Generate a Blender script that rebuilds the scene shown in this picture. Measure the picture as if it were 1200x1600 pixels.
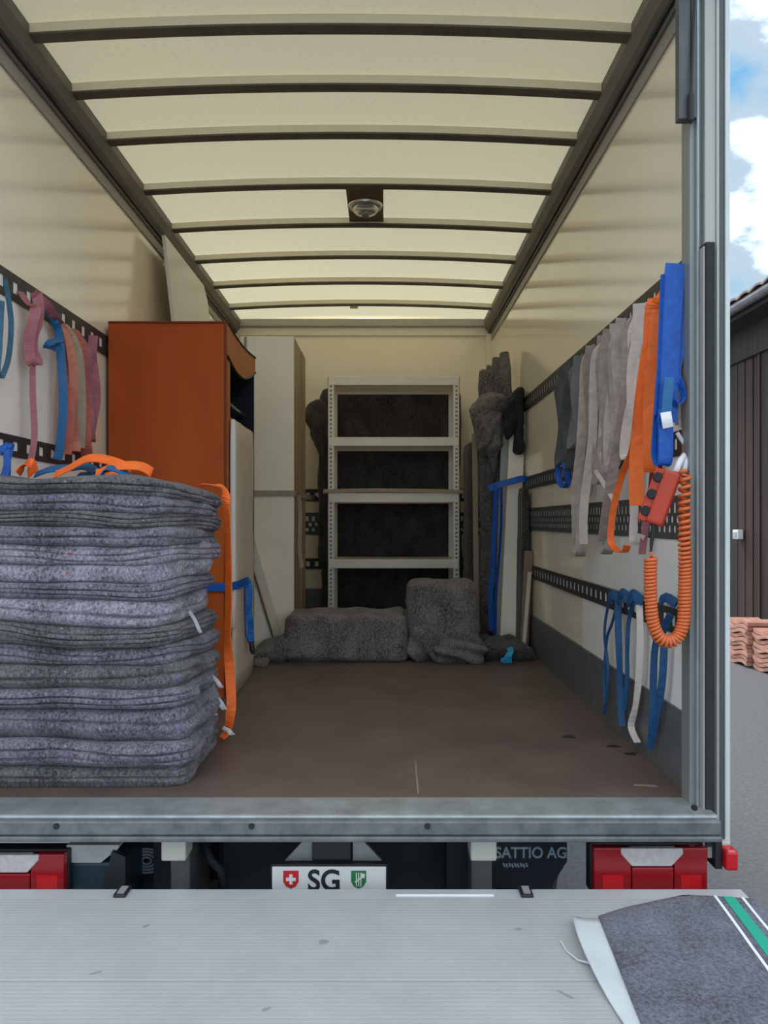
import bpy, math, random
from mathutils import Vector, Matrix, noise

random.seed(7)
for o in list(bpy.data.objects):
    bpy.data.objects.remove(o)
SC = bpy.context.scene
COL = SC.collection
CH = 0.777            # eye height above the load floor (metres)
GZ = -0.90            # street level below the load floor

# ------------------------------------------------------------------ camera
cam_d = bpy.data.cameras.new('camera')
cam_d.sensor_fit = 'VERTICAL'
cam_d.sensor_height = 36.0
cam_d.lens = 27.0
cam_d.shift_y = 13.0 / 1600.0
cam_d.clip_start = 0.05
cam_d.clip_end = 500
cam = bpy.data.objects.new('camera', cam_d)
cam.location = (0, 0, CH)
cam.rotation_euler = (math.radians(90), 0, 0)
COL.objects.link(cam)
SC.camera = cam

# ------------------------------------------------------------------ world sky with clouds
SKY_BLUE, SKY_CLOUD = 0.66, 2.8
W = bpy.data.worlds.new('sky')
SC.world = W
W.use_nodes = True
nt = W.node_tree
nt.nodes.clear()
n_out = nt.nodes.new('ShaderNodeOutputWorld')
n_bg = nt.nodes.new('ShaderNodeBackground')
n_tc = nt.nodes.new('ShaderNodeTexCoord')
n_map = nt.nodes.new('ShaderNodeMapping')
n_map.inputs['Scale'].default_value = (1.0, 1.0, 2.0)
n_map.inputs['Location'].default_value = (2.9, 1.3, 0.3)
n_noise = nt.nodes.new('ShaderNodeTexNoise')
n_noise.inputs['Scale'].default_value = 3.2
n_noise.inputs['Detail'].default_value = 9
n_noise.inputs['Roughness'].default_value = 0.56
n_ramp = nt.nodes.new('ShaderNodeValToRGB')
e = n_ramp.color_ramp.elements
e[0].position = 0.36; e[0].color = (0.16, 0.52, 0.90, 1)
e[1].position = 0.60; e[1].color = (0.95, 0.96, 0.99, 1)
m_ = n_ramp.color_ramp.elements.new(0.44); m_.color = (0.50, 0.69, 0.86, 1)
m_ = n_ramp.color_ramp.elements.new(0.53); m_.color = (0.62, 0.74, 0.86, 1)
nt.links.new(n_tc.outputs['Generated'], n_map.inputs['Vector'])
nt.links.new(n_map.outputs['Vector'], n_noise.inputs['Vector'])
nt.links.new(n_noise.outputs['Fac'], n_ramp.inputs['Fac'])
nt.links.new(n_ramp.outputs['Color'], n_bg.inputs['Color'])
n_mr = nt.nodes.new('ShaderNodeMapRange')          # sunlit clouds are far brighter than the blue
n_mr.inputs['From Min'].default_value = 0.50
n_mr.inputs['From Max'].default_value = 0.60
n_mr.inputs['To Min'].default_value = SKY_BLUE
n_mr.inputs['To Max'].default_value = SKY_CLOUD
nt.links.new(n_noise.outputs['Fac'], n_mr.inputs['Value'])
nt.links.new(n_mr.outputs['Result'], n_bg.inputs['Strength'])
nt.links.new(n_bg.outputs['Background'], n_out.inputs['Surface'])

# ------------------------------------------------------------------ hazy sun, high over the cab
sun_d = bpy.data.lights.new('sun', 'SUN')
sun_d.energy = 1.6
sun_d.angle = math.radians(20)
sun_d.color = (1.0, 0.95, 0.86)
sun = bpy.data.objects.new('sun', sun_d)
sun.rotation_euler = Vector((-0.25, 0.62, 0.95)).to_track_quat('Z', 'Y').to_euler()
sun.location = (-3, 8, 12)
COL.objects.link(sun)

SC.view_settings.view_transform = 'Standard'
SC.view_settings.look = 'None'
SC.view_settings.gamma = 1.0
SC.view_settings.use_curve_mapping = False
SC.view_settings.exposure = 0.55
SC.cycles.use_denoising = True
SC.cycles.max_bounces = 14
SC.cycles.diffuse_bounces = 12
SC.cycles.transmission_bounces = 8

# ------------------------------------------------------------------ materials
MATS = {}


def mat(name, col, rough=0.6, metal=0.0, var=0.0, vscale=8.0, bump=0.0, bscale=60.0, spec=0.5, col2=None, stretch=None, coat=0.0):
    if name in MATS:
        return MATS[name]
    m = bpy.data.materials.new(name)
    m.use_nodes = True
    t = m.node_tree
    b = t.nodes['Principled BSDF']
    b.inputs['Base Color'].default_value = (*col, 1)
    b.inputs['Roughness'].default_value = rough
    b.inputs['Metallic'].default_value = metal
    b.inputs['Specular IOR Level'].default_value = spec
    b.inputs['Coat Weight'].default_value = coat
    tc = t.nodes.new('ShaderNodeTexCoord')
    mp = t.nodes.new('ShaderNodeMapping')
    if stretch:
        mp.inputs['Scale'].default_value = stretch
    t.links.new(tc.outputs['Object'], mp.inputs['Vector'])
    if var or col2:
        n = t.nodes.new('ShaderNodeTexNoise')
        n.inputs['Scale'].default_value = vscale
        n.inputs['Detail'].default_value = 6
        n.inputs['Roughness'].default_value = 0.65
        r = t.nodes.new('ShaderNodeValToRGB')
        c2 = col2 or tuple(min(1, c * (1 + var)) for c in col)
        c1 = col if col2 else tuple(c * (1 - var) for c in col)
        r.color_ramp.elements[0].position = 0.32
        r.color_ramp.elements[1].position = 0.68
        r.color_ramp.elements[0].color = (*c1, 1)
        r.color_ramp.elements[1].color = (*c2, 1)
        t.links.new(mp.outputs['Vector'], n.inputs['Vector'])
        t.links.new(n.outputs['Fac'], r.inputs['Fac'])
        t.links.new(r.outputs['Color'], b.inputs['Base Color'])
    if bump:
        n2 = t.nodes.new('ShaderNodeTexNoise')
        n2.inputs['Scale'].default_value = bscale
        n2.inputs['Detail'].default_value = 4
        bp = t.nodes.new('ShaderNodeBump')
        bp.inputs['Strength'].default_value = bump
        bp.inputs['Distance'].default_value = 0.01
        t.links.new(mp.outputs['Vector'], n2.inputs['Vector'])
        t.links.new(n2.outputs['Fac'], bp.inputs['Height'])
        t.links.new(bp.outputs['Normal'], b.inputs['Normal'])
    MATS[name] = m
    return m


def felt(name, dark, light, fleck_amt=0.0, scale=1.0, bump=0.6):
    """Recycled-fibre felt: mottled fibres with a few coloured threads."""
    m = bpy.data.materials.new(name)
    m.use_nodes = True
    t = m.node_tree
    b = t.nodes['Principled BSDF']
    b.inputs['Roughness'].default_value = 0.95
    b.inputs['Specular IOR Level'].default_value = 0.1
    b.inputs['Sheen Weight'].default_value = 0.15
    tc = t.nodes.new('ShaderNodeTexCoord')
    mp = t.nodes.new('ShaderNodeMapping')
    mp.inputs['Rotation'].default_value = (0, math.radians(25), 0)
    mp.inputs['Scale'].default_value = (scale, scale, scale * 0.7)
    t.links.new(tc.outputs['Object'], mp.inputs['Vector'])
    n1 = t.nodes.new('ShaderNodeTexNoise')
    n1.inputs['Scale'].default_value = 120
    n1.inputs['Detail'].default_value = 5
    n1.inputs['Roughness'].default_value = 0.75
    n0 = t.nodes.new('ShaderNodeTexNoise')
    n0.inputs['Scale'].default_value = 9
    n0.inputs['Detail'].default_value = 3
    ad = t.nodes.new('ShaderNodeMath'); ad.operation = 'MULTIPLY_ADD'
    ad.inputs[1].default_value = 0.35; 
    t.links.new(mp.outputs['Vector'], n1.inputs['Vector'])
    t.links.new(mp.outputs['Vector'], n0.inputs['Vector'])
    t.links.new(n0.outputs['Fac'], ad.inputs[0])
    t.links.new(n1.outputs['Fac'], ad.inputs[2])
    r = t.nodes.new('ShaderNodeValToRGB')
    r.color_ramp.elements[0].position = 0.50
    r.color_ramp.elements[1].position = 0.84
    r.color_ramp.elements[0].color = (*dark, 1)
    r.color_ramp.elements[1].color = (*light, 1)
    t.links.new(ad.outputs[0], r.inputs['Fac'])
    last = r.outputs['Color']
    if fleck_amt:
        for sc_, c_, th in ((45, (0.45, 0.06, 0.06), 0.79), (38, (0.40, 0.39, 0.42), 0.775), (52, (0.20, 0.13, 0.32), 0.74)):
            v = t.nodes.new('ShaderNodeTexNoise')
            v.inputs['Scale'].default_value = sc_
            v.inputs['Detail'].default_value = 1.0
            g = t.nodes.new('ShaderNodeMath'); g.operation = 'SUBTRACT'
            g.inputs[1].default_value = th - fleck_amt
            k = t.nodes.new('ShaderNodeMath'); k.operation = 'MULTIPLY'; k.use_clamp = True
            k.inputs[1].default_value = 14
            mp2 = t.nodes.new('ShaderNodeMapping')
            mp2.inputs['Location'].default_value = (sc_, sc_ * 2, 1)
            t.links.new(tc.outputs['Object'], mp2.inputs['Vector'])
            t.links.new(mp2.outputs['Vector'], v.inputs['Vector'])
            t.links.new(v.outputs['Fac'], g.inputs[0])
            t.links.new(g.outputs[0], k.inputs[0])
            mx = t.nodes.new('ShaderNodeMixRGB')
            mx.inputs[2].default_value = (*c_, 1)
            t.links.new(k.outputs[0], mx.inputs[0])
            t.links.new(last, mx.inputs[1])
            last = mx.outputs[0]
    t.links.new(last, b.inputs['Base Color'])
    bp = t.nodes.new('ShaderNodeBump')
    bp.inputs['Strength'].default_value = bump
    bp.inputs['Distance'].default_value = 0.008
    t.links.new(n1.outputs['Fac'], bp.inputs['Height'])
    t.links.new(bp.outputs['Normal'], b.inputs['Normal'])
    MATS[name] = m
    return m


def roof_material():
    m = bpy.data.materials.new('translucent_roof')
    m.use_nodes = True
    t = m.node_tree
    t.nodes.clear()
    out = t.nodes.new('ShaderNodeOutputMaterial')
    d = t.nodes.new('ShaderNodeBsdfDiffuse')
    tr = t.nodes.new('ShaderNodeBsdfTranslucent')
    mx = t.nodes.new('ShaderNodeMixShader')
    mx.inputs[0].default_value = 0.305
    tc = t.nodes.new('ShaderNodeTexCoord')
    n = t.nodes.new('ShaderNodeTexNoise')
    n.inputs['Scale'].default_value = 90
    n.inputs['Detail'].default_value = 8
    n.inputs['Roughness'].default_value = 0.8
    r = t.nodes.new('ShaderNodeValToRGB')
    r.color_ramp.elements[0].position = 0.29
    r.color_ramp.elements[1].position = 0.47
    r.color_ramp.elements[0].color = (0.71, 0.65, 0.45, 1)
    r.color_ramp.elements[1].color = (0.90, 0.82, 0.56, 1)
    t.links.new(tc.outputs['Object'], n.inputs['Vector'])
    t.links.new(n.outputs['Fac'], r.inputs['Fac'])
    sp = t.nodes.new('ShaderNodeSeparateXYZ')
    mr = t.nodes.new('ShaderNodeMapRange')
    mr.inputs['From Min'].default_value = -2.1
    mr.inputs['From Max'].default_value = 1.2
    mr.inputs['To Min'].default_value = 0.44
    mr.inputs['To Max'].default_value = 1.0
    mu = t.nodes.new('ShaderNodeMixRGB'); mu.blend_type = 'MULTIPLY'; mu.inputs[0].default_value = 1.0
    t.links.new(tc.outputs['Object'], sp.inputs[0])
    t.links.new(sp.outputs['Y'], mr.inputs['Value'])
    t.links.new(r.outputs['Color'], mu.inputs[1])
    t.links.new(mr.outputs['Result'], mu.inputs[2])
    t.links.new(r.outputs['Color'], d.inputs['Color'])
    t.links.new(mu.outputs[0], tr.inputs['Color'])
    t.links.new(d.outputs[0], mx.inputs[1])
    t.links.new(tr.outputs[0], mx.inputs[2])
    t.links.new(mx.outputs[0], out.inputs['Surface'])
    MATS['translucent_roof'] = m
    return m


M_ROOF = roof_material()
M_WALL = mat('cream_wall', (0.89, 0.79, 0.61), 0.13, var=0.02, vscale=3, spec=0.8)
M_PANEL = mat('white_wall_panel', (0.86, 0.82, 0.77), 0.30, var=0.03, vscale=4)
M_OUT = mat('white_body', (0.75, 0.76, 0.77), 0.35)
M_RAIL = mat('roof_rail', (0.16, 0.145, 0.115), 0.55, var=0.15, vscale=6)
M_RIB = mat('roof_rib', (0.40, 0.38, 0.31), 0.5, var=0.08)
M_RIB_P = mat('pale_roof_rib', (0.80, 0.74, 0.56), 0.5, var=0.04)
M_RIB_SHADE = mat('rib_underside_shade', (0.10, 0.085, 0.06), 0.55, var=0.2, vscale=10)
M_FLOOR = mat('brown_ply', (0.095, 0.066, 0.056), 0.45, col2=(0.145, 0.102, 0.086), vscale=5, bump=0.08, bscale=180)
M_GALV = mat('galvanised', (0.36, 0.39, 0.40), 0.45, 0.55, var=0.22, vscale=14, bump=0.05, bscale=40)
M_GALV_D = mat('galvanised_dark', (0.15, 0.16, 0.165), 0.5, 0.4, var=0.3, vscale=18)
M_KICK = mat('kick_plate', (0.15, 0.155, 0.16), 0.45, 0.35, var=0.15, vscale=10)
M_TRACK = mat('track_steel', (0.045, 0.043, 0.042), 0.5, 0.3, var=0.3, vscale=30)
M_TRACKG = mat('track_green_grey', (0.075, 0.085, 0.08), 0.5, 0.3, var=0.2, vscale=30)
M_BLACK = mat('black_plastic', (0.012, 0.012, 0.014), 0.5)
M_DARK = mat('dark_underbody', (0.008, 0.012, 0.018), 0.6)
M_RUBBER = mat('rubber', (0.018, 0.020, 0.022), 0.75, var=0.2, vscale=30)
M_ALU = mat('aluminium', (0.46, 0.47, 0.475), 0.45, 0.2, var=0.07, vscale=5, bump=0.03, bscale=90)
M_ALU_E = mat('aluminium_edge', (0.52, 0.54, 0.55), 0.38, 0.25, var=0.05)
M_FELT = felt('felt_violet_grey', (0.022, 0.021, 0.028), (0.28, 0.262, 0.315), 0.04)
M_FELT_L = felt('felt_pale_grey', (0.055, 0.052, 0.066), (0.45, 0.42, 0.49), 0.05)
M_FELT_D = felt('felt_charcoal', (0.022, 0.021, 0.022), (0.21, 0.20, 0.205), 0.03)
M_FELT_B = felt('felt_brown_grey', (0.030, 0.025, 0.023), (0.27, 0.24, 0.225), 0.0)
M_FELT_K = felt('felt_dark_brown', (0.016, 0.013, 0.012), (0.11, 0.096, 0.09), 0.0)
M_MAT = felt('felt_blue_grey', (0.045, 0.046, 0.062), (0.20, 0.20, 0.25), 0.0, bump=0.35)
M_ORANGE = mat('orange_cover', (0.36, 0.060, 0.012), 0.62, col2=(0.50, 0.105, 0.018), vscale=2.2, bump=0.05, bscale=14, stretch=(1, 1, 0.35), spec=0.15)
M_ORANGE_L = mat('orange_flap', (0.50, 0.15, 0.03), 0.6, var=0.1)
M_NAVY = mat('navy_lining', (0.006, 0.007, 0.013), 0.85)
M_CREAM = mat('cream_fabric', (0.62, 0.50, 0.39), 0.85, var=0.08, vscale=6, bump=0.1, bscale=20)
M_WHITE = mat('white_laminate', (0.92, 0.83, 0.67), 0.45, var=0.03)
M_WOOD = mat('light_wood', (0.40, 0.27, 0.14), 0.55, var=0.2, vscale=8, stretch=(1, 1, 0.1))
M_WOOD_D = mat('plywood_brown', (0.13, 0.07, 0.03), 0.55, var=0.25, vscale=9, stretch=(1, 4, 1))
M_SHELF = mat('shelf_steel', (0.84, 0.77, 0.64), 0.45, 0.1, var=0.05)
M_S_OR = mat('strap_orange', (0.90, 0.16, 0.02), 0.6, var=0.12, vscale=40)
M_S_BL = mat('strap_blue', (0.005, 0.09, 0.42), 0.55, var=0.25, vscale=40)
M_S_LOW = mat('strap_deep_blue', (0.008, 0.07, 0.185), 0.6, var=0.25, vscale=40)
M_S_LB = mat('strap_light_blue', (0.012, 0.115, 0.29), 0.6, var=0.2, vscale=40)
M_S_GR = mat('strap_greige', (0.42, 0.335, 0.28), 0.75, var=0.2, vscale=30)
M_S_DG = mat('strap_dark_grey', (0.085, 0.082, 0.08), 0.75, var=0.25, vscale=30)
M_S_WH = mat('strap_white', (0.66, 0.56, 0.50), 0.75, var=0.1, vscale=30)
M_S_PK = mat('strap_pink', (0.36, 0.125, 0.14), 0.75, var=0.2, vscale=30)
M_S_RD = mat('strap_faded_red', (0.44, 0.105, 0.075), 0.7, var=0.2, vscale=30)
M_S_BE = mat('strap_beige', (0.36, 0.29, 0.21), 0.75, var=0.15, vscale=30)
M_RED = mat('remote_red', (0.42, 0.035, 0.012), 0.45, var=0.1)
M_COIL = mat('coil_orange', (0.62, 0.13, 0.03), 0.4, var=0.1)
M_TAG = mat('white_tag', (0.78, 0.78, 0.80), 0.6)
M_LENS = mat('red_lens', (0.28, 0.004, 0.008), 0.25, coat=0.15)
M_LENS_B = mat('bright_red_lens', (0.55, 0.008, 0.012), 0.25, coat=0.15)
M_CLEAR = mat('clear_lens', (0.50, 0.47, 0.45), 0.25, coat=0.5, var=0.15, vscale=60)
M_PLATE = mat('plate_white', (0.66, 0.65, 0.63), 0.45)
M_INK = mat('ink_black', (0.012, 0.012, 0.015), 0.5)
M_SH_R = mat('shield_red', (0.50, 0.015, 0.02), 0.45)
M_SH_G = mat('shield_green', (0.015, 0.17, 0.05), 0.45)
M_FLAP = mat('flap_navy', (0.010, 0.020, 0.030), 0.6, var=0.2)
M_PRINT = mat('flap_print', (0.42, 0.50, 0.58), 0.6)
M_BEIGE = mat('painted_beige', (0.50, 0.48, 0.42), 0.5, var=0.05)
M_ASPH = mat('asphalt', (0.105, 0.108, 0.115), 0.9, col2=(0.17, 0.173, 0.18), vscale=40, bump=0.3, bscale=220)
M_BARN = mat('barn_plank', (0.020, 0.014, 0.012), 0.85, col2=(0.045, 0.030, 0.026), vscale=5, stretch=(1, 3, 0.15), bump=0.2, bscale=30)
M_BARN2 = mat('barn_plank_red', (0.030, 0.017, 0.013), 0.85, col2=(0.075, 0.036, 0.026), vscale=5, stretch=(1, 3, 0.15), bump=0.2, bscale=30)
M_TILE = mat('roof_tile', (0.17, 0.16, 0.16), 0.85, col2=(0.30, 0.27, 0.26), vscale=7)
M_GUTTER = mat('zinc_gutter', (0.24, 0.24, 0.26), 0.45, 0.5, var=0.2)
M_CLAY = mat('clay', (0.44, 0.20, 0.135), 0.85, col2=(0.60, 0.33, 0.25), vscale=9)
M_CYAN = mat('strap_cyan', (0.01, 0.27, 0.50), 0.5)
M_GREEN = mat('stripe_green', (0.012, 0.36, 0.24), 0.75)
M_STRW = mat('stripe_white', (0.80, 0.82, 0.84), 0.7)
M_LINER = mat('pale_liner', (0.56, 0.61, 0.62), 0.55, var=0.08, bump=0.1, bscale=15)
M_CHROME = mat('chrome', (0.62, 0.60, 0.55), 0.18, 0.9)
M_BROWNBOARD = mat('brown_board', (0.20, 0.13, 0.085), 0.6, var=0.15)


def glass_mat():
    m = bpy.data.materials.new('lamp_glass')
    m.use_nodes = True
    b = m.node_tree.nodes['Principled BSDF']
    b.inputs['Base Color'].default_value = (0.9, 0.9, 0.85, 1)
    b.inputs['Roughness'].default_value = 0.12
    b.inputs['Transmission Weight'].default_value = 0.85
    return m


M_GLASS = glass_mat()


# ------------------------------------------------------------------ mesh helpers
class MB:
    def __init__(self):
        self.v = []; self.f = []

    def add(self, vs, fs):
        n = len(self.v)
        self.v += [Vector(p) for p in vs]
        self.f += [tuple(i + n for i in f) for f in fs]
        return self

    def box(self, a, b):
        x0, y0, z0 = a; x1, y1, z1 = b
        return self.add([(x0, y0, z0), (x1, y0, z0), (x1, y1, z0), (x0, y1, z0),
                         (x0, y0, z1), (x1, y0, z1), (x1, y1, z1), (x0, y1, z1)],
                        [(0, 3, 2, 1), (4, 5, 6, 7), (0, 1, 5, 4), (1, 2, 6, 5), (2, 3, 7, 6), (3, 0, 4, 7)])

    def beam(self, p, q, u, w, t):
        """box from p to q; u = width direction, w width, t thickness"""
        p, q, u = Vector(p), Vector(q), Vector(u)
        d = (q - p).normalized()
        u = (u - d * u.dot(d)).normalized()
        n = d.cross(u)
        vs = []
        for c in (p, q):
            for su, sn in ((-1, -1), (1, -1), (1, 1), (-1, 1)):
                vs.append(c + u * su * w / 2 + n * sn * t / 2)
        return self.add(vs, [(0, 3, 2, 1), (4, 5, 6, 7), (0, 1, 5, 4), (1, 2, 6, 5), (2, 3, 7, 6), (3, 0, 4, 7)])

    def extrude(self, poly, d):
        """closed planar polygon (list of 3-D points) pushed along d"""
        n = len(poly); d = Vector(d)
        vs = [Vector(p) for p in poly] + [Vector(p) + d for p in poly]
        fs = [tuple(range(n))[::-1], tuple(range(n, 2 * n))]
        for i in range(n):
            j = (i + 1) % n
            fs.append((i, j, j + n, i + n))
        return self.add(vs, fs)

    def sweep(self, rings, closed_ring=True, caps=True):
        m = len(rings[0]); vs = []; fs = []
        for r in rings:
            vs += r
        for i in range(len(rings) - 1):
            for j in range(m if closed_ring else m - 1):
                k = (j + 1) % m
                fs.append((i * m + j, i * m + k, (i + 1) * m + k, (i + 1) * m + j))
        if caps and closed_ring:
            fs.append(tuple(range(m))[::-1])
            fs.append(tuple(range((len(rings) - 1) * m, len(rings) * m)))
        return self.add(vs, fs)

    def tube(self, pts, r, n=8):
        pts = [Vector(p) for p in pts]
        rings = []; prev = None
        for i, p in enumerate(pts):
            d = (pts[min(i + 1, len(pts) - 1)] - pts[max(i - 1, 0)]).normalized()
            if prev is None:
                a = Vector((0, 0, 1)) if abs(d.z) < 0.9 else Vector((1, 0, 0))
                u = d.cross(a).normalized()
            else:
                u = (prev - d * prev.dot(d)).normalized()
            prev = u
            w = d.cross(u)
            rr = r[i] if isinstance(r, (list, tuple)) else r
            rings.append([p + (u * math.cos(t) + w * math.sin(t)) * rr for t in (2 * math.pi * k / n for k in range(n))])
        return self.sweep(rings)

    def lathe(self, prof, c, axis=(0, 0, 1), n=24):
        """profile of (radius, height) turned about axis at c"""
        ax = Vector(axis).normalized()
        a = Vector((1, 0, 0)) if abs(ax.x) < 0.9 else Vector((0, 1, 0))
        u = ax.cross(a).normalized(); w = ax.cross(u); c = Vector(c)
        rings = [[c + ax * h + (u * math.cos(t) + w * math.sin(t)) * max(r, 1e-4) for t in (2 * math.pi * k / n for k in range(n))] for r, h in prof]
        return self.sweep(rings)

    def ribbon(self, pts, w, width, t=0.003, sub=4):
        """webbing strip: centre line pts (smoothed), width direction(s) w"""
        P = [Vector(p) for p in pts]
        Wd = [Vector(x) for x in w] if isinstance(w, list) else [Vector(w)] * len(P)
        Q = []; U = []
        for i in range(len(P) - 1):
            p0, p1, p2, p3 = P[max(i - 1, 0)], P[i], P[i + 1], P[min(i + 2, len(P) - 1)]
            for k in range(sub):
                s = k / sub
                Q.append(0.5 * ((2 * p1) + (p2 - p0) * s + (2 * p0 - 5 * p1 + 4 * p2 - p3) * s * s + (3 * p1 - p0 - 3 * p2 + p3) * s ** 3))
                U.append(Wd[i].lerp(Wd[i + 1], s))
        Q.append(P[-1]); U.append(Wd[-1])
        rings = []
        for i, q in enumerate(Q):
            d = (Q[min(i + 1, len(Q) - 1)] - Q[max(i - 1, 0)]).normalized()
            u = U[i] - d * U[i].dot(d)
            if u.length < 1e-5:
                u = d.orthogonal()
            u.normalize(); n = d.cross(u)
            rings.append([q + u * width / 2 + n * t / 2, q - u * width / 2 + n * t / 2, q - u * width / 2 - n * t / 2, q + u * width / 2 - n * t / 2])
        return self.sweep(rings)

    def lump(self, a, b, r, n=20, disp=None):
        """soft rounded box between corners a and b, surface moved by disp(p, normal)"""
        a, b = Vector(a), Vector(b)
        c = (a + b) / 2; h = (b - a) / 2
        r = min(r, h.x, h.y, h.z)
        idx = {}; vs = []; fs = []

        def vert(p):
            key = tuple(round(x, 5) for x in p)
            if key in idx:
                return idx[key]
            P = Vector((p[0] * h.x, p[1] * h.y, p[2] * h.z))
            q = Vector([max(-(h[k] - r), min(h[k] - r, P[k])) for k in range(3)])
            d = P - q
            nrm = d.normalized() if d.length > 1e-9 else Vector((0, 0, 1))
            pos = c + q + nrm * r
            if disp:
                o = disp(pos, nrm)
                low = a.z < 0.01 and pos.z < a.z + 0.01
                pos = pos + o
                if low or (a.z < 0.01 and pos.z < a.z):
                    pos.z = a.z
            idx[key] = len(vs)
            vs.append(pos)
            return idx[key]
        g = [math.tan(-math.pi / 4 + math.pi / 2 * i / n) * 0.6 + (-1 + 2 * i / n) * 0.4 for i in range(n + 1)]
        g[0], g[-1] = -1, 1
        for ax in range(3):
            for s in (-1, 1):
                for i in range(n):
                    for j in range(n):
                        quad = []
                        for (ii, jj) in ((i, j), (i + 1, j), (i + 1, j + 1), (i, j + 1)):
                            p = [0, 0, 0]
                            p[ax] = s; p[(ax + 1) % 3] = g[ii]; p[(ax + 2) % 3] = g[jj]
                            quad.append(vert(p))
                        fs.append(tuple(quad) if s > 0 else tuple(quad[::-1]))
        return self.add(vs, fs)


def wpos(o):
    p = Vector(o.location)
    while o.parent:
        o = o.parent
        p += Vector(o.location)
    return p


def obj(name, mb, material, parent=None, smooth=False, bevel=0.0, label=None, cat=None, group=None, kind=None):
    vs = [Vector(v) for v in mb.v]
    if parent is not None:
        org = wpos(parent)
    else:
        lo = [min(v[k] for v in vs) for k in range(3)]; hi = [max(v[k] for v in vs) for k in range(3)]
        org = Vector(((lo[0] + hi[0]) / 2, (lo[1] + hi[1]) / 2, lo[2]))
    me = bpy.data.meshes.new(name)
    me.from_pydata([v - org for v in vs], [], mb.f)
    me.validate()
    me.update()
    me.materials.append(material)
    if smooth:
        for p in me.polygons:
            p.use_smooth = True
    o = bpy.data.objects.new(name, me)
    COL.objects.link(o)
    if parent is not None:
        o.parent = parent
    else:
        o.location = org
    if bevel:
        bv = o.modifiers.new('bevel', 'BEVEL')
        bv.width = bevel; bv.segments = 2; bv.limit_method = 'ANGLE'
    if label: o['label'] = label
    if cat: o['category'] = cat
    if group: o['group'] = group
    if kind: o['kind'] = kind
    return o


def thing(name, loc, label, cat, group=None, kind=None):
    o = bpy.data.objects.new(name, None)
    o.empty_display_size = 0.1
    o.location = loc
    COL.objects.link(o)
    o['label'] = label; o['category'] = cat
    if group: o['group'] = group
    if kind: o['kind'] = kind
    return o


def at(x, y, Y):
    """photo measurement at a known depth Y -> place in the truck"""
    return Vector(((x - 600) / 1200 * Y, Y, CH + (813 - y) / 1200 * Y))


def onx(x, y, X):
    """photo measurement on a plane at a known X (side wall)"""
    Y = X * 1200 / (x - 600)
    return Vector((X, Y, CH + (813 - y) / 1200 * Y))


def nz(p, f, o=0.0):
    return noise.noise(Vector((p[0] * f + o, p[1] * f + o * 1.7, p[2] * f - o)))


def text_mesh(body, size, loc, depth=0.001, align='CENTER', shear=0.0, sx=1.0):
    """flat lettering standing in the XZ plane, facing the rear (-Y)"""
    cu = bpy.data.curves.new('lettering', 'FONT')
    cu.body = body; cu.size = size; cu.align_x = align; cu.shear = shear
    cu.extrude = depth
    cu.offset = size * 0.022
    to = bpy.data.objects.new('tmp', cu)
    COL.objects.link(to)
    bpy.context.view_layer.update()
    me = bpy.data.meshes.new_from_object(to)
    mb = MB()
    mb.add([(loc[0] + v.co.x * sx, loc[1] - v.co.z, loc[2] + v.co.y) for v in me.vertices], [tuple(p.vertices) for p in me.polygons])
    bpy.data.objects.remove(to); bpy.data.curves.remove(cu); bpy.data.meshes.remove(me)
    return mb


# ================================================================== THE TRUCK BODY
XL, XR = -1.22, 0.87
YR, YF = 2.158, 6.22
ZC = 2.37
XM = (XL + XR) / 2


def arch(x, rise=0.035):
    k = (x - XM) / ((XR - XL) / 2)
    return rise * (1 - k * k)


# street
g = MB().box((-40, -20, GZ - 0.3), (40, 60, GZ))
obj('ground', g, M_ASPH, label='grey asphalt yard around the truck', cat='ground', kind='structure')

# load floor
fl = MB().box((XL - 0.04, YR, -0.05), (XR + 0.04, YF + 0.04, 0.0))
floor = obj('floor', fl, M_FLOOR, label='dark brown coated plywood load floor with scuffs', cat='floor', kind='structure')


def stain(poly, m, name='stain'):
    obj(name, MB().extrude([(x, y, 0.0004) for x, y in poly], (0, 0, 0.0004)), m, floor)


M_STAIN = mat('dark_stain', (0.02, 0.016, 0.015), 0.5)
M_SCR = mat('pale_scratch', (0.24, 0.18, 0.13), 0.6)
for (px, py, rx, ry) in ((890, 1151, 0.022, 0.022), (958, 1166, 0.024, 0.014), (986, 1178, 0.020, 0.016)):
    Y = CH * 1200 / (py - 813); X = (px - 600) / 1200 * Y
    stain([(X + rx * math.cos(t) * (1 + 0.3 * math.sin(3 * t + px)), Y + ry * math.sin(t) * (1 + 0.25 * math.cos(5 * t))) for t in (2 * math.pi * k / 14 for k in range(14))], M_STAIN)
stain([(0.094, 2.18), (0.100, 2.18), (0.104, 2.48), (0.099, 2.48)], M_SCR, 'scratch')
stain([(0.80, 2.235), (0.73, 2.245), (0.735, 2.262), (0.79, 2.256)], M_SCR, 'scratch')

# side walls and headboard
wr = obj('wall_right', MB().box((XR, 2.12, -0.05), (XR + 0.045, YF + 0.045, ZC + 0.02)), M_WALL,
         label='glossy cream side wall of the box hung with many straps', cat='wall', kind='structure')
wl = obj('wall_left', MB().box((XL - 0.045, 1.98, -0.05), (XL, YF + 0.045, ZC + 0.02)), M_WALL,
         label='glossy cream side wall behind the orange wardrobe', cat='wall', kind='structure')
wf = obj('wall_front', MB().box((XL, YF, -0.05), (XR, YF + 0.045, ZC + 0.02)), M_WALL,
         label='cream headboard wall at the cab end of the box', cat='wall', kind='structure')
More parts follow.
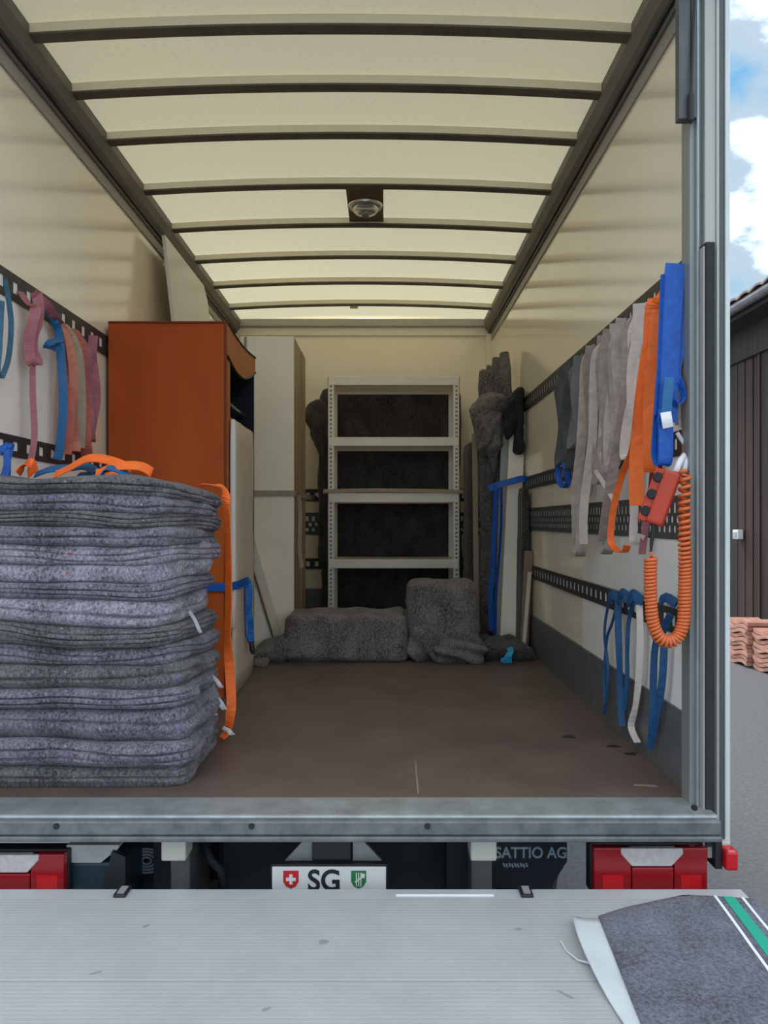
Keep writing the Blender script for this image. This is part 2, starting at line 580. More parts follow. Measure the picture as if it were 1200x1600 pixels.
# white panels between the lashing tracks
obj('wall_panel', MB().box((XR - 0.004, 2.13, 0.52), (XR, 3.35, 1.44)), M_PANEL, wr)
obj('wall_panel', MB().box((XR - 0.004, 2.13, 0.225), (XR, 3.35, 0.44)), M_PANEL, wr)
obj('wall_panel', MB().box((XL, 2.0, 1.05), (XL + 0.004, 3.2, 1.50)), M_PANEL, wl)
obj('wall_panel', MB().box((XL, 2.0, 0.25), (XL + 0.004, 3.2, 0.99)), M_PANEL, wl)
# kick plates
obj('baseboard_right', MB().box((XR - 0.012, 2.14, 0.0), (XR, YF, 0.225)), M_KICK, label='grey metal kick plate along the strap wall', cat='baseboard', kind='structure')
obj('baseboard_left', MB().box((XL, 2.14, 0.0), (XL + 0.012, YF, 0.225)), M_KICK, label='grey metal kick plate along the wardrobe wall', cat='baseboard', kind='structure')
obj('baseboard_front', MB().box((XL + 0.012, YF - 0.012, 0.0), (XR - 0.012, YF, 0.225)), M_KICK, label='grey metal kick plate along the headboard', cat='baseboard', kind='structure')

# translucent arched roof
NX = 24
ys = [1.95 + (YF + 0.045 - 1.95) * i / 12 for i in range(13)]
mb = MB()
rings = [[Vector((XL - 0.045 + (XR - XL + 0.09) * i / NX, y, ZC + 0.02 + arch(XL - 0.045 + (XR - XL + 0.09) * i / NX))) for i in range(NX + 1)] for y in ys]
mb.sweep(rings, closed_ring=False)
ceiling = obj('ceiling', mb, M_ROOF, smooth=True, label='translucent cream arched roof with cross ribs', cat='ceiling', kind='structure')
for y in (2.18, 2.50, 2.842, 3.20, 3.69, 4.18, 4.69, 5.20, 5.73):
    mb = MB()
    rings = []
    for i in range(NX + 1):
        x = XL + 0.05 + (XR - XL - 0.10) * i / NX
        z = ZC + 0.019 + arch(x)
        rings.append([Vector((x, y - 0.004, z)), Vector((x, y, z - 0.032)), Vector((x, y + 0.042, z - 0.034)), Vector((x, y + 0.046, z))])
    mb.sweep(rings)
    rib = obj('rib', mb, M_RIB_P, ceiling)
    mb = MB()
    rings = []
    for i in range(NX + 1):
        x = XL + 0.05 + (XR - XL - 0.10) * i / NX
        z = ZC + 0.019 + arch(x) - 0.032
        rings.append([Vector((x, y - 0.002, z + 0.003)), Vector((x, y - 0.002, z - 0.004)), Vector((x, y + 0.044, z - 0.006)), Vector((x, y + 0.044, z + 0.002))])
    mb.sweep(rings)
    obj('underside_shade', mb, M_RIB_SHADE, rib)  # dark strip paints the shade on the rib's underside
# small data plate on the roof skin near the headboard
obj('data_plate', MB().box((-0.26, 5.88, ZC + 0.036), (-0.20, 5.91, ZC + 0.052)), mat('grey_plate', (0.3, 0.28, 0.24), 0.5), ceiling)


# roof rails
def rail(name, x, s, label):
    t = thing(name, (x, 4.0, 2.28), label, 'rail', kind='structure')
    mb = MB()
    prof = [(0, 2.275), (0.018, 2.275), (0.022, 2.295), (0.048, 2.315), (0.066, 2.352), (0.066, 2.392), (0, 2.392)]
    mb.extrude([(x + s * a, 2.0, b) for a, b in prof], (0, YF - 2.0, 0))
    obj('profile', mb, M_RAIL, t)
    mb = MB().box((min(x + s * 0.024, x + s * 0.032), 2.0, 2.287), (max(x + s * 0.024, x + s * 0.032), YF, 2.301))
    obj('groove_strip', mb, M_BLACK, t)
    mb = MB().box((min(x, x + s * 0.008), 2.0, 2.225), (max(x, x + s * 0.008), YF, 2.276))
    obj('skirt', mb, mat('rail_skirt', (0.34, 0.32, 0.27), 0.5), t)
    return t


rail('trim_1', XL, 1, 'brown grey roof rail above the orange wardrobe')
rail('trim_2', XR, -1, 'brown grey roof rail above the hanging straps')
t3 = thing('trim_3', (XM, YF, 2.3), 'pale trim strip where roof meets headboard', 'trim', kind='structure')
obj('profile', MB().box((XL, YF - 0.05, 2.335), (XR, YF, 2.40)), M_RIB, t3, bevel=0.01)
obj('profile', MB().box((XL, YF - 0.02, 2.27), (XR, YF, 2.335)), mat('trim_pale', (0.78, 0.71, 0.56), 0.4), t3)
t4 = thing('trim_4', (XR, YF, 0), 'pale vertical corner strip between headboard and strap wall', 'trim', kind='structure')
obj('profile', MB().extrude([(XR, YF, 0.0), (XR - 0.05, YF, 0.0), (XR - 0.045, YF - 0.02, 0.0), (XR - 0.02, YF - 0.045, 0.0), (XR, YF - 0.05, 0.0)], (0, 0, 2.275)), MATS['trim_pale'], t4)
t5 = thing('trim_5', (XL, YF, 0), 'pale vertical corner strip behind the tall white cabinet', 'trim', kind='structure')
obj('profile', MB().extrude([(XL, YF, 0.0), (XL + 0.05, YF, 0.0), (XL + 0.045, YF - 0.02, 0.0), (XL + 0.02, YF - 0.045, 0.0), (XL, YF - 0.05, 0.0)], (0, 0, 2.275)), MATS['trim_pale'], t5)

# rear sill
t6 = thing('trim_6', (XM, 2.0, -0.06), 'galvanised steel rear sill at the edge of the load floor', 'sill', kind='structure')
mb = MB().box((XL - 0.04, 2.02, -0.05), (XR + 0.01, YR, 0.001))
obj('top_plate', mb, M_GALV, t6, bevel=0.006)
mb = MB().box((XL - 0.05, 2.0, -0.046), (XR + 0.01, 2.02, -0.006))
obj('front_face', mb, M_GALV_D, t6, bevel=0.006)
mb = MB().box((XL - 0.05, 1.994, -0.060), (XR + 0.01, 2.15, -0.046))
obj('lower_lip', mb, M_GALV_D, t6, bevel=0.004)
for px in (88, 393, 668, 1085):
    p = at(px, 1291 if px < 900 else 1262, 1.999)
    obj('bolt', MB().lathe([(0.0, -0.004), (0.007, -0.004), (0.008, 0.0), (0.008, 0.004)], (p.x, 1.998, p.z), (0, 1, 0), 10), M_BLACK, t6)

# rear corner post beside the strap wall
t7 = thing('trim_7', (0.9, 2.1, -0.1), 'grey steel rear corner post with rubber seal beside the hanging straps', 'post', kind='structure')


def strip(name, x0, x1, y0, y1, m, z0=-0.115, z1=2.42, bevel=0.003):
    return obj(name, MB().box((x0, y0, z0), (x1, y1, z1)), m, t7, bevel=bevel)


M_POST = mat('post_grey', (0.27, 0.28, 0.27), 0.45, 0.35, var=0.15, vscale=5, stretch=(1, 1, 0.1))
M_POST_L = mat('post_light', (0.40, 0.40, 0.37), 0.4, 0.3, var=0.08, vscale=5, stretch=(1, 1, 0.1))
M_POST_W = mat('post_edge', (0.62, 0.66, 0.66), 0.4, 0.1, var=0.05)
M_POST_R = mat('post_ridge', (0.30, 0.35, 0.36), 0.4, 0.4, var=0.15)
M_POST_D = mat('post_dark', (0.09, 0.105, 0.105), 0.5, 0.3, var=0.1)  # darker green-grey of the channel, step and hanger bar
strip('inner_face', 0.836, 0.872, 2.10, 2.16, M_POST, z0=0.0)
strip('guide_ridge', 0.850, 0.858, 2.086, 2.10, M_POST_R, z0=0.0)
strip('channel', 0.861, 0.880, 2.11, 2.16, M_POST_D)
strip('outer_face', 0.868, 0.908, 2.078, 2.14, M_POST_L)
strip('outer_bead', 0.897, 0.903, 2.072, 2.08, M_POST_L)
strip('outer_step', 0.908, 0.926, 2.088, 2.16, M_POST_D)
strip('outer_edge', 0.926, 0.940, 2.084, 2.18, M_POST_W)
strip('rubber_seal', 0.864, 0.889, 2.060, 2.108, M_RUBBER, z0=-0.1, z1=1.525)
strip('seal_lip', 0.858, 0.864, 2.064, 2.10, M_POST_L, z0=-0.1, z1=1.515)
# folded-up hanger bracket and cable by the roof
strip('hanger_plate', 0.803, 0.836, 2.09, 2.12, mat('hanger_grey', (0.10, 0.105, 0.11), 0.5, 0.3, var=0.2), z0=1.87, z1=2.42)
strip('hanger_bar', 0.836, 0.850, 2.085, 2.12, M_POST_D, z0=1.87, z1=2.42)
obj('cable', MB().tube([(0.832, 2.08, 1.93), (0.838, 2.082, 2.10), (0.852, 2.085, 2.40)], 0.0035, 6), M_BLACK, t7)
obj('cable_end', MB().lathe([(0.002, -0.05), (0.008, -0.04), (0.008, 0.03), (0.003, 0.04)], (0.831, 2.08, 1.90), (0, 0, 1), 10), M_BLACK, t7)
obj('foot_bracket', MB().box((0.872, 2.07, -0.135), (0.935, 2.12, -0.09)), M_BEIGE, t7, bevel=0.004)
t8 = thing('trim_8', (XL - 0.03, 2.1, -0.1), 'grey steel rear corner post beside the blanket stack', 'post', kind='structure')
obj('post_profile', MB().box((XL - 0.09, 1.99, -0.115), (XL - 0.045, 2.16, 2.42)), M_POST, t8, bevel=0.004)
t9 = thing('trim_9', (XM, 2.0, 2.45), 'grey rear header beam above the box opening', 'beam', kind='structure')
obj('beam_profile', MB().box((XL - 0.09, 1.93, 2.43), (XR + 0.076, 2.05, 2.56)), M_POST, t9, bevel=0.01)

# ------------------------------------------------------------------ lashing tracks with real slots
def track(name, a, b, u_axis, z0, z1, depth, m, label, pitch=0.095, slot=0.42, rows=1, edge=0.28):
    """slotted steel channel from a to b (wall-plane points), standing proud by depth (vector)"""
    a, b, depth = Vector(a), Vector(b), Vector(depth)
    d = (b - a); L = d.length; d.normalize()
    mb = MB()

    def rect(s0, s1, q0, q1):
        p = a + d * s0; p2 = a + d * s1
        poly = [(p.x, p.y, q0), (p2.x, p2.y, q0), (p2.x, p2.y, q1), (p.x, p.y, q1)]
        mb.extrude(poly, depth)
    h = z1 - z0
    rowh = h * (1 - 2 * edge) / rows
    gap = 0.0 if rows == 1 else rowh * 0.35
    rect(0, L, z0, z0 + h * edge)
    rect(0, L, z1 - h * edge, z1)
    for r in range(rows):
        q0 = z0 + h * edge + r * rowh; q1 = q0 + rowh
        if rows > 1 and r < rows - 1:
            rect(0, L, q1 - gap, q1)
            q1 -= gap
        n = int(L / pitch)
        off = (r % 2) * pitch * 0.5
        for k in range(n + 1):
            s0 = max(0, k * pitch - off); s1 = min(L, k * pitch - off + pitch * (1 - slot))
            if s1 > s0:
                rect(s0, s1, q0, q1)
    return obj(name, mb, m, label=label, cat='track')


TR = 0.003
track('lashing_track', (XR - 0.005, 2.165, 0), (XR - 0.005, YF - 0.05, 0), 'y', 1.445, 1.53, (-TR, 0, 0), M_TRACK, 'dark slotted lashing track carrying the grey, orange and blue straps', pitch=0.06)
track('lashing_track', (XR - 0.005, 2.165, 0), (XR - 0.005, YF - 0.05, 0), 'y', 0.965, 1.04, (-TR, 0, 0), M_TRACK, 'dark slotted lashing track halfway up behind the greige straps', pitch=0.06)
track('perforated_strip', (XR - 0.005, 2.165, 0), (XR - 0.005, YF - 0.05, 0), 'y', 0.72, 0.85, (-TR, 0, 0), M_TRACKG, 'wide grey green perforated strip with three rows of holes on the strap wall', pitch=0.042, slot=0.5, rows=3, edge=0.16)
track('lashing_track', (XR - 0.005, 2.165, 0), (XR - 0.005, YF - 0.05, 0), 'y', 0.44, 0.515, (-TR, 0, 0), M_TRACK, 'dark slotted lashing track with knotted blue straps, low on the wall', pitch=0.07)
track('lashing_track', (XL + 0.005, 2.165, 0), (XL + 0.005, YF - 0.05, 0), 'y', 1.495, 1.585, (TR, 0, 0), M_TRACK, 'dark slotted lashing track holding the pink and red straps', slot=0.36)
track('lashing_track', (XL + 0.005, 2.165, 0), (XL + 0.005, YF - 0.05, 0), 'y', 0.985, 1.055, (TR, 0, 0), M_TRACK, 'dark slotted lashing track just above the blanket stack', slot=0.36)
track('lashing_track', (XL + 0.06, YF - 0.001, 0), (XR - 0.06, YF - 0.001, 0), 'x', 0.93, 1.03, (0, -TR, 0), M_TRACK, 'dark slotted lashing track across the headboard, the upper one', pitch=0.07)
track('perforated_strip', (XL + 0.06, YF - 0.001, 0), (XR - 0.06, YF - 0.001, 0), 'x', 0.66, 0.84, (0, -TR, 0), M_TRACKG, 'grey green perforated strip across the headboard behind the shelf', pitch=0.05, slot=0.5, rows=3, edge=0.16)
track('lashing_track', (XL + 0.06, YF - 0.001, 0), (XR - 0.06, YF - 0.001, 0), 'x', 0.38, 0.47, (0, -TR, 0), M_TRACK, 'dark slotted lashing track across the headboard, the lower one', pitch=0.07)

for (q0, q1) in ((1.46, 1.515), (0.98, 1.025), (0.735, 0.835), (0.455, 0.50)):
    obj('slot_backing', MB().box((XR - 0.0045, 2.166, q0), (XR, YF - 0.052, q1)), M_PANEL, wr)
for (q0, q1) in ((1.51, 1.57), (1.0, 1.04)):
    obj('slot_backing', MB().box((XL, 2.166, q0), (XL + 0.0045, YF - 0.052, q1)), M_PANEL, wl)

# ------------------------------------------------------------------ ceiling lamp
lx, ly = -0.095, 3.94
lz = ZC + 0.02 + arch(lx)
t = thing('ceiling_lamp', (lx, ly, lz - 0.08), 'round glass ceiling lamp on a brown wooden board', 'lamp')
obj('mounting_board', MB().box((lx - 0.092, 3.738, lz - 0.024), (lx + 0.092, 4.178, lz - 0.004)), M_WOOD_D, t)
obj('ring', MB().lathe([(0.082, -0.022), (0.088, -0.030), (0.084, -0.045), (0.072, -0.05), (0.066, -0.040), (0.066, -0.024)], (lx, ly, lz), n=32), M_CHROME, t, smooth=True)
dome = obj('glass_dome', MB().lathe([(0.070, -0.046), (0.066, -0.060), (0.052, -0.074), (0.030, -0.081), (0.0, -0.083)], (lx, ly, lz), n=28), M_GLASS, t, smooth=True)
obj('reflector', MB().lathe([(0.066, -0.026), (0.05, -0.034), (0.02, -0.038), (0.0, -0.038)], (lx, ly, lz), n=24), M_CHROME, t, smooth=True)
obj('cap', MB().lathe([(0.0, -0.094), (0.018, -0.092), (0.02, -0.084), (0.02, -0.080)], (lx, ly, lz), n=16), M_RAIL, t, smooth=True)

# ================================================================== OUTSIDE
# timber barn along the yard
BX = 4.62
barn = thing('barn', (BX, 9, GZ), 'dark brown timber barn with tiled eave across the yard', 'building')
obj('wall_core', MB().box((BX + 0.03, 3.0, GZ), (BX + 4.5, 15, GZ + 4.32)), M_BARN, barn)
obj('soffit', MB().box((BX - 0.38, 2.7, GZ + 4.10), (BX + 0.03, 15.3, GZ + 4.13)), M_BARN, barn)
obj('wall_plate', MB().box((BX - 0.06, 3.0, GZ + 3.72), (BX + 0.03, 15, GZ + 4.10)), M_BARN, barn)
pl = None
for i in range(60):
    y = 3.0 + i * 0.2
    if pl is None or i % 3 == 0:
        pass
    mb = MB().box((BX - 0.004 * (i % 4), y + 0.008, GZ + 0.12), (BX + 0.03, y + 0.192, GZ + 3.80))
    if i < 2:
        o = obj('plank', mb, M_BARN if i == 0 else M_BARN2, barn)
        (globals().__setitem__('PLA', o) if i == 0 else globals().__setitem__('PLB', o))
    else:
        src = PLB if (i * 7) % 5 in (1, 3) else PLA
        o = src.copy(); COL.objects.link(o); o.parent = barn
        base = 0 if src is PLA else 1
        o.location = (-0.005 * (i % 4), (i - base) * 0.2, 0)
for i in range(0, 60, 4):
    if i % 8 == 0:
        obj('batten', MB().box((BX - 0.035, 3.0 + i * 0.2 - 0.02, GZ + 0.12), (BX - 0.012, 3.0 + i * 0.2 + 0.02, GZ + 3.80)), M_BARN2, barn)
obj('plinth', MB().box((BX - 0.02, 3.0, GZ), (BX + 0.03, 15, GZ + 0.12)), mat('plinth_grey', (0.07, 0.065, 0.06), 0.9), barn)
# eave: roof slab rising away from the yard, gutter, tiles
ez = CH + 2.55
obj('roof', MB().extrude([(BX - 0.42, 2.6, ez), (BX - 0.42, 2.6, ez + 0.06), (BX + 3.2, 2.6, ez + 1.75), (BX + 3.2, 2.6, ez + 1.69)], (0, 12.9, 0)), M_WOOD_D, barn)
obj('fascia', MB().box((BX - 0.40, 2.6, ez - 0.14), (BX - 0.37, 15.5, ez + 0.02)), M_BARN, barn)
gp = [(BX - 0.47 + 0.07 * math.cos(a), 2.6, ez - 0.03 + 0.07 * math.sin(a)) for a in (math.pi + math.pi * k / 8 for k in range(9))]
gp2 = [(BX - 0.47 + 0.062 * math.cos(a), 2.6, ez - 0.03 + 0.062 * math.sin(a)) for a in (2 * math.pi - math.pi * k / 8 for k in range(9))]
obj('gutter', MB().extrude(gp + gp2, (0, 12.9, 0)), M_GUTTER, barn, smooth=False)
tile0 = None
for r in range(3):
    for i in range(42):
        y = 2.65 + i * 0.305
        if tile0 is None:
            mb = MB()
            rr = []
            for k in range(7):
                s = k / 6
                yy = y + 0.30 * s
                hh = 0.03 * math.sin(math.pi * s)
                rr.append([Vector((BX - 0.46, yy, ez + 0.045 + hh)), Vector((BX - 0.46, yy, ez + 0.07 + hh)), Vector((BX - 0.06, yy, ez + 0.262 + hh)), Vector((BX - 0.06, yy, ez + 0.237 + hh))])
            mb.sweep(rr)
            tile0 = obj('tile', mb, M_TILE, barn)
        else:
            o = tile0.copy(); COL.objects.link(o); o.parent = barn
            o.location = (r * 0.36, i * 0.305, r * 0.36 * 0.467 + 0.012 * (r > 0))
# socket box on the barn
p = onx(1152, 835, BX - 0.075)
t = thing('socket_box', (p.x, p.y, p.z - 0.06), 'small white outdoor socket box on the barn wall', 'socket')
obj('housing', MB().box((p.x - 0.03, p.y - 0.075, p.z - 0.06), (p.x + 0.045, p.y + 0.075, p.z + 0.06)), M_TAG, t, bevel=0.01)
obj('lid', MB().box((p.x - 0.042, p.y - 0.045, p.z - 0.04), (p.x - 0.03, p.y + 0.045, p.z + 0.03)), mat('socket_grey', (0.4, 0.42, 0.44), 0.5), t, bevel=0.004)
# stacks of clay roof tiles by the barn
c0 = None
tl = {}
ordn = ['lowest', 'second', 'third', 'fourth', 'fifth', 'sixth', 'seventh', 'eighth', 'ninth', 'topmost']
for col_, (cx, cy, nn) in enumerate(((4.28, 8.95, 10), (4.33, 8.40, 9))):
    for k in range(nn):
        if c0 is None:
            mb = MB(); rr = []
            for q in range(9):
                s = q / 8
                yy = -0.25 + 0.5 * s
                hh = 0.022 * math.sin(2 * math.pi * s)
                rr.append([Vector((cx - 0.17, cy + yy, GZ + hh + 0.022)), Vector((cx + 0.17, cy + yy, GZ + hh + 0.022)), Vector((cx + 0.17, cy + yy, GZ + hh + 0.062)), Vector((cx - 0.17, cy + yy, GZ + hh + 0.062))])
            mb.sweep(rr)
            c0 = obj('clay_tile', mb, M_CLAY)
            o = c0
            bz = o.location.z
        else:
            o = c0.copy(); COL.objects.link(o)
        o.location = (cx + 0.018 * math.sin(k * 2.3 + col_), cy + 0.015 * math.cos(k * 1.7), GZ + k * 0.0505 + 0.001)
        o.rotation_euler.z = 0.06 * math.sin(k * 4.1 + col_)
        where = 'taller' if col_ == 0 else 'lower'
        nm = 'topmost' if k == nn - 1 else ordn[k] + ('' if k == 0 else ' from the ground')
        o['label'] = f'reddish clay roof tile, {nm} in the {where} stack beside the barn'
        o['category'] = 'tile'; o['group'] = 'clay roof tiles stacked by the barn'

# ================================================================== TAIL LIFT AND TRUCK REAR
PZ = -0.18
lift = thing('tail_lift', (XM, 1.2, PZ), 'pale grooved aluminium tail lift platform lowered behind the truck', 'tail lift')
PX0, PX1 = XL - 0.05, 0.93
yb = 2.0
# far ramp edge
mb = MB().extrude([(PX0, yb, PZ - 0.02), (PX0, yb, PZ - 0.004), (PX0, yb - 0.008, PZ), (PX0, yb - 0.060, PZ), (PX0, yb - 0.060, PZ - 0.05)], (PX1 - PX0 - 0.005, 0, 0))
obj('edge_profile', mb, M_ALU_E, lift)
for k, (w0, w1) in enumerate(((1.94, 1.598), (1.594, 1.252), (1.248, 0.906), (0.902, 0.56))):
    prof = [(w0, PZ - 0.05), (w0, PZ - 0.001)]
    n = 26
    st = (w0 - w1) / n
    for i in range(n):
        y = w0 - i * st
        prof += [(y, PZ), (y - st * 0.72, PZ), (y - st * 0.80, PZ - 0.0003), (y - st * 0.92, PZ - 0.0003)]
    prof += [(w1, PZ - 0.001), (w1, PZ - 0.05)]
    mb = MB()
    m = len(prof)
    for x in (PX0, PX1 - 0.03):
        mb.v += [Vector((x, a, b)) for a, b in prof]
    for i in range(m):
        j = (i + 1) % m
        mb.f.append((i, j, j + m, i + m))
    obj('plank', mb, M_ALU, lift)
obj('side_edge', MB().box((PX1 - 0.03, 0.56, PZ - 0.05), (PX1, 1.94, PZ + 0.001)), M_ALU_E, lift, bevel=0.004)
# corner stops on the far edge
for px in (190, 822):
    Y = 1.965
    p = at(px, 1400, Y)
    s = obj('stop_block', MB().box((p.x - 0.016, 1.945, PZ), (p.x + 0.016, 2.0, PZ + 0.008)), M_BLACK, lift, bevel=0.003)
    obj('stop_pad', MB().box((p.x - 0.008, 1.952, PZ + 0.008), (p.x + 0.010, 1.99, PZ + 0.010)), mat('stop_grey', (0.25, 0.24, 0.26), 0.6), s)
for (px, py, rx, ry, an) in ((505, 1472, 0.012, 0.010, 0.3), (416, 1577, 0.010, 0.004, 0.6), (228, 1447, 0.010, 0.004, 0.9), (810, 1452, 0.010, 0.005, 0.2), (885, 1555, 0.02, 0.004, -0.8), (150, 1520, 0.014, 0.003, 0.5)):
    Y = (CH - PZ) * 1200 / (py - 813); X = (px - 600) / 1200 * Y
    pts = []
    for k in range(12):
        q = 2 * math.pi * k / 12
        u, w = rx * math.cos(q) * (1 + 0.25 * math.sin(3 * q + px)), ry * math.sin(q)
        pts.append((X + u * math.cos(an) - w * math.sin(an), Y + u * math.sin(an) + w * math.cos(an), PZ + 0.0003))
    obj('scuff', MB().extrude(pts, (0, 0, 0.0003)), mat('scuff_grey', (0.26, 0.27, 0.29), 0.6), lift)
obj('hatch_strip', MB().box((0.03, 1.955, PZ), (0.28, 1.963, PZ + 0.0015)), M_STRW, lift)
# lift arms
for (x0, x1) in ((258, 296), (733, 773)):
    a = at(x0, 1318, 2.1); b = at(x1, 1336, 2.1)
    arm = obj('lift_arm', MB().extrude([(a.x + 0.008, 2.12, -0.14), (a.x + 0.008, 2.12, -0.36), (a.x + 0.008, 2.40, -0.52), (a.x + 0.008, 2.6, -0.40), (a.x + 0.008, 2.3, -0.14)], (b.x - a.x - 0.012, 0, 0)), mat('arm_grey', (0.10, 0.10, 0.095), 0.5, 0.2, var=0.25), lift, bevel=0.006)
    obj('arm_head', MB().box((a.x, 2.06, b.z), (b.x, 2.14, a.z + 0.03)), M_BEIGE, arm, bevel=0.005)

# tail lights
def tail_light(x0, x1, y0, y1, label, name='tail_light'):
    a = at(x0, y1, 2.05); b = at(x1, y0, 2.05)
    bz = PZ - 0.05
    w = b.x - a.x
    t = thing(name, ((a.x + b.x) / 2, 2.08, bz), label, 'tail light')
    obj('housing', MB().box((a.x - 0.004, 2.075, bz), (b.x + 0.004, 2.12, b.z + 0.003)), M_BLACK, t, bevel=0.004)
    for k, (f0, f1, m) in enumerate(((0, 0.33, M_LENS), (0.335, 0.70, M_LENS), (0.705, 1.0, M_LENS))):
        zt = b.z if k != 1 else b.z - 0.052
        obj('red_lens', MB().box((a.x + w * f0, 2.05, bz), (a.x + w * f1, 2.076, zt)), m, t, bevel=0.004)
        xc = a.x + w * (f0 + f1) / 2
        if k != 1:
            obj('reflector', MB().box((xc - w * 0.09, 2.0485, bz + 0.01), (xc + w * 0.09, 2.05, bz + 0.06)), M_LENS_B, t)
    zt = b.z
    obj('clear_lens', MB().extrude([(a.x + w * 0.235, 2.046, zt), (a.x + w * 0.235, 2.046, zt - 0.015), (a.x + w * 0.33, 2.046, zt - 0.048), (a.x + w * 0.68, 2.046, zt - 0.048), (a.x + w * 0.78, 2.046, zt - 0.015), (a.x + w * 0.78, 2.046, zt)], (0, 0.02, 0)), M_CLEAR, t, bevel=0.003)


tail_light(928, 1106, 1325, 1386, 'wide red tail light with clear reversing lens under the corner post')
tail_light(-78, 100, 1335, 1388, 'wide red tail light with clear reversing lens below the blanket stack')
t = thing('marker_light', (0.925, 2.06, -0.155), 'small red side marker light below the corner post', 'marker light')
a = at(1122, 1356, 2.06); b = at(1147, 1323, 2.06)
obj('bracket', MB().box((a.x - 0.012, 2.05, a.z), (a.x + 0.008, 2.12, b.z + 0.03)), M_BLACK, t, bevel=0.003)
obj('lens', MB().box((a.x + 0.008, 2.03, a.z + 0.003), (b.x, 2.10, b.z)), M_LENS_B, t, bevel=0.008)
obj('mount', MB().tube([(0.83, 2.09, -0.09), (0.87, 2.08, -0.115), (a.x, 2.08, b.z)], 0.008, 8), M_BEIGE, t)

# number plate
a = at(425, 1354, 2.055)
px0, px1, pz1 = a.x, a.x + 0.305, a.z
t = thing('number_plate', ((px0 + px1) / 2, 2.055, pz1 - 0.16), 'white number plate lettered SG with red and green shields', 'number plate')
obj('plate', MB().box((px0, 2.053, pz1 - 0.16), (px1, 2.058, pz1)), M_PLATE, t, bevel=0.004)
obj('frame_edge', MB().box((px0 - 0.004, 2.056, pz1 - 0.16), (px1 + 0.004, 2.066, pz1 + 0.006)), M_BLACK, t)
zb = at(0, 1387, 2.05).z
obj('lettering', text_mesh('SG', 0.078, (px0 + 0.140, 2.0525, pz1 - 0.062), align='CENTER', sx=0.95), M_INK, t)


def shield(cx, cz, w, h, m, name):
    pts = [(-w / 2, h / 2), (-w / 2, -h * 0.1), (-w * 0.32, -h * 0.36), (0, -h / 2), (w * 0.32, -h * 0.36), (w / 2, -h * 0.1), (w / 2, h / 2)]
    return obj(name, MB().extrude([(cx + x, 2.0515, cz + z) for x, z in pts], (0, 0.0015, 0)), m, t)


s1 = shield(px0 + 0.051, pz1 - 0.034, 0.041, 0.048, M_SH_R, 'red_shield')
obj('cross', MB().box((px0 + 0.038, 2.0508, pz1 - 0.037), (px0 + 0.064, 2.0516, pz1 - 0.028)).box((px0 + 0.0468, 2.0506, pz1 - 0.046), (px0 + 0.0552, 2.0514, pz1 - 0.019)), M_PLATE, s1)
s2 = shield(px0 + 0.232, pz1 - 0.034, 0.040, 0.048, M_SH_G, 'green_shield')
mb = MB()
for dx in (-0.006, 0, 0.006):
    mb.beam((px0 + 0.232 + dx, 2.051, pz1 - 0.015), (px0 + 0.232 + dx, 2.051, pz1 - 0.051), (1, 0, 0), 0.0025, 0.001)
mb.beam((px0 + 0.222, 2.0505, pz1 - 0.040), (px0 + 0.242, 2.0505, pz1 - 0.026), (0, 0, 1), 0.003, 0.001)
mb.add([(px0 + 0.238, 2.0507, pz1 - 0.016), (px0 + 0.249, 2.0507, pz1 - 0.018), (px0 + 0.247, 2.0507, pz1 - 0.030), (px0 + 0.240, 2.0507, pz1 - 0.026)], [(0, 1, 2, 3)])
obj('emblem', mb, M_PLATE, s2)
t = thing('plate_bracket', ((px0 + px1) / 2, 2.1, pz1), 'grey steel bracket holding the number plate below the sill', 'bracket')
obj('gusset', MB().extrude([(px0 + 0.03, 2.09, pz1), (px0 + 0.105, 2.09, pz1), (px0 + 0.105, 2.09, -0.084), (px0 + 0.09, 2.09, -0.084)], (0, 0.01, 0)), M_POST, t)
obj('gusset', MB().extrude([(px1 - 0.09, 2.09, pz1), (px1 - 0.012, 2.09, pz1), (px1 - 0.072, 2.09, -0.084), (px1 - 0.09, 2.09, -0.084)], (0, 0.01, 0)), M_POST, t)
obj('plate_light', MB().box((px0 + 0.105, 2.075, pz1 + 0.004), (px1 - 0.095, 2.12, -0.09)), M_BLACK, t, bevel=0.006)

# mud flaps with print
def flap(x0, x1, y0, y1, Y, label):
    a = at(x0, y1, Y); b = at(x1, y0, Y)
    t = thing('mud_flap', ((a.x + b.x) / 2, Y, a.z - 0.05), label, 'mud flap')
    w = b.x - a.x
    obj('sheet', MB().extrude([(a.x, Y, a.z - 0.03), (a.x, Y, b.z + 0.05), (b.x, Y, b.z + 0.05), (b.x, Y, a.z + 0.05), (b.x - w * 0.22, Y, a.z - 0.03)], (0, 0.012, 0)), M_FLAP, t)
    return t, a, b


t, a, b = flap(768, 886, 1315, 1372, 2.3, 'navy mud flap printed with white letters ending in AG')
obj('lettering', text_mesh('SATTIO AG', 0.046, ((a.x + b.x) / 2 + 0.005, 2.2985, at(0, 1340, 2.3).z), depth=0.0005, sx=0.92), M_PRINT, t)
mb = MB()
for k in range(9):
    x = a.x + 0.035 + k * 0.0085
    z = at(0, 1348, 2.3).z - (0.002 if k % 2 else 0)
    mb.beam((x, 2.2985, z), (x + 0.004, 2.2985, z - 0.012), (1, 0, 0), 0.005, 0.0006)
obj('small_print', mb, M_PRINT, t)
t, a, b = flap(196, 262, 1310, 1392, 2.3, 'navy mud flap printed with a pale round spiral emblem')
c = at(229, 1345, 2.2985)
mb = MB()
for rr_ in (0.012, 0.022, 0.032, 0.042):
    pts = [(c.x + rr_ * 1.15 * math.cos(q), c.y, c.z + rr_ * 0.85 * math.sin(q)) for q in (2 * math.pi * k / 28 for k in range(29))]
    mb.ribbon(pts, (0, 1, 0), 0.001, 0.006, sub=1)
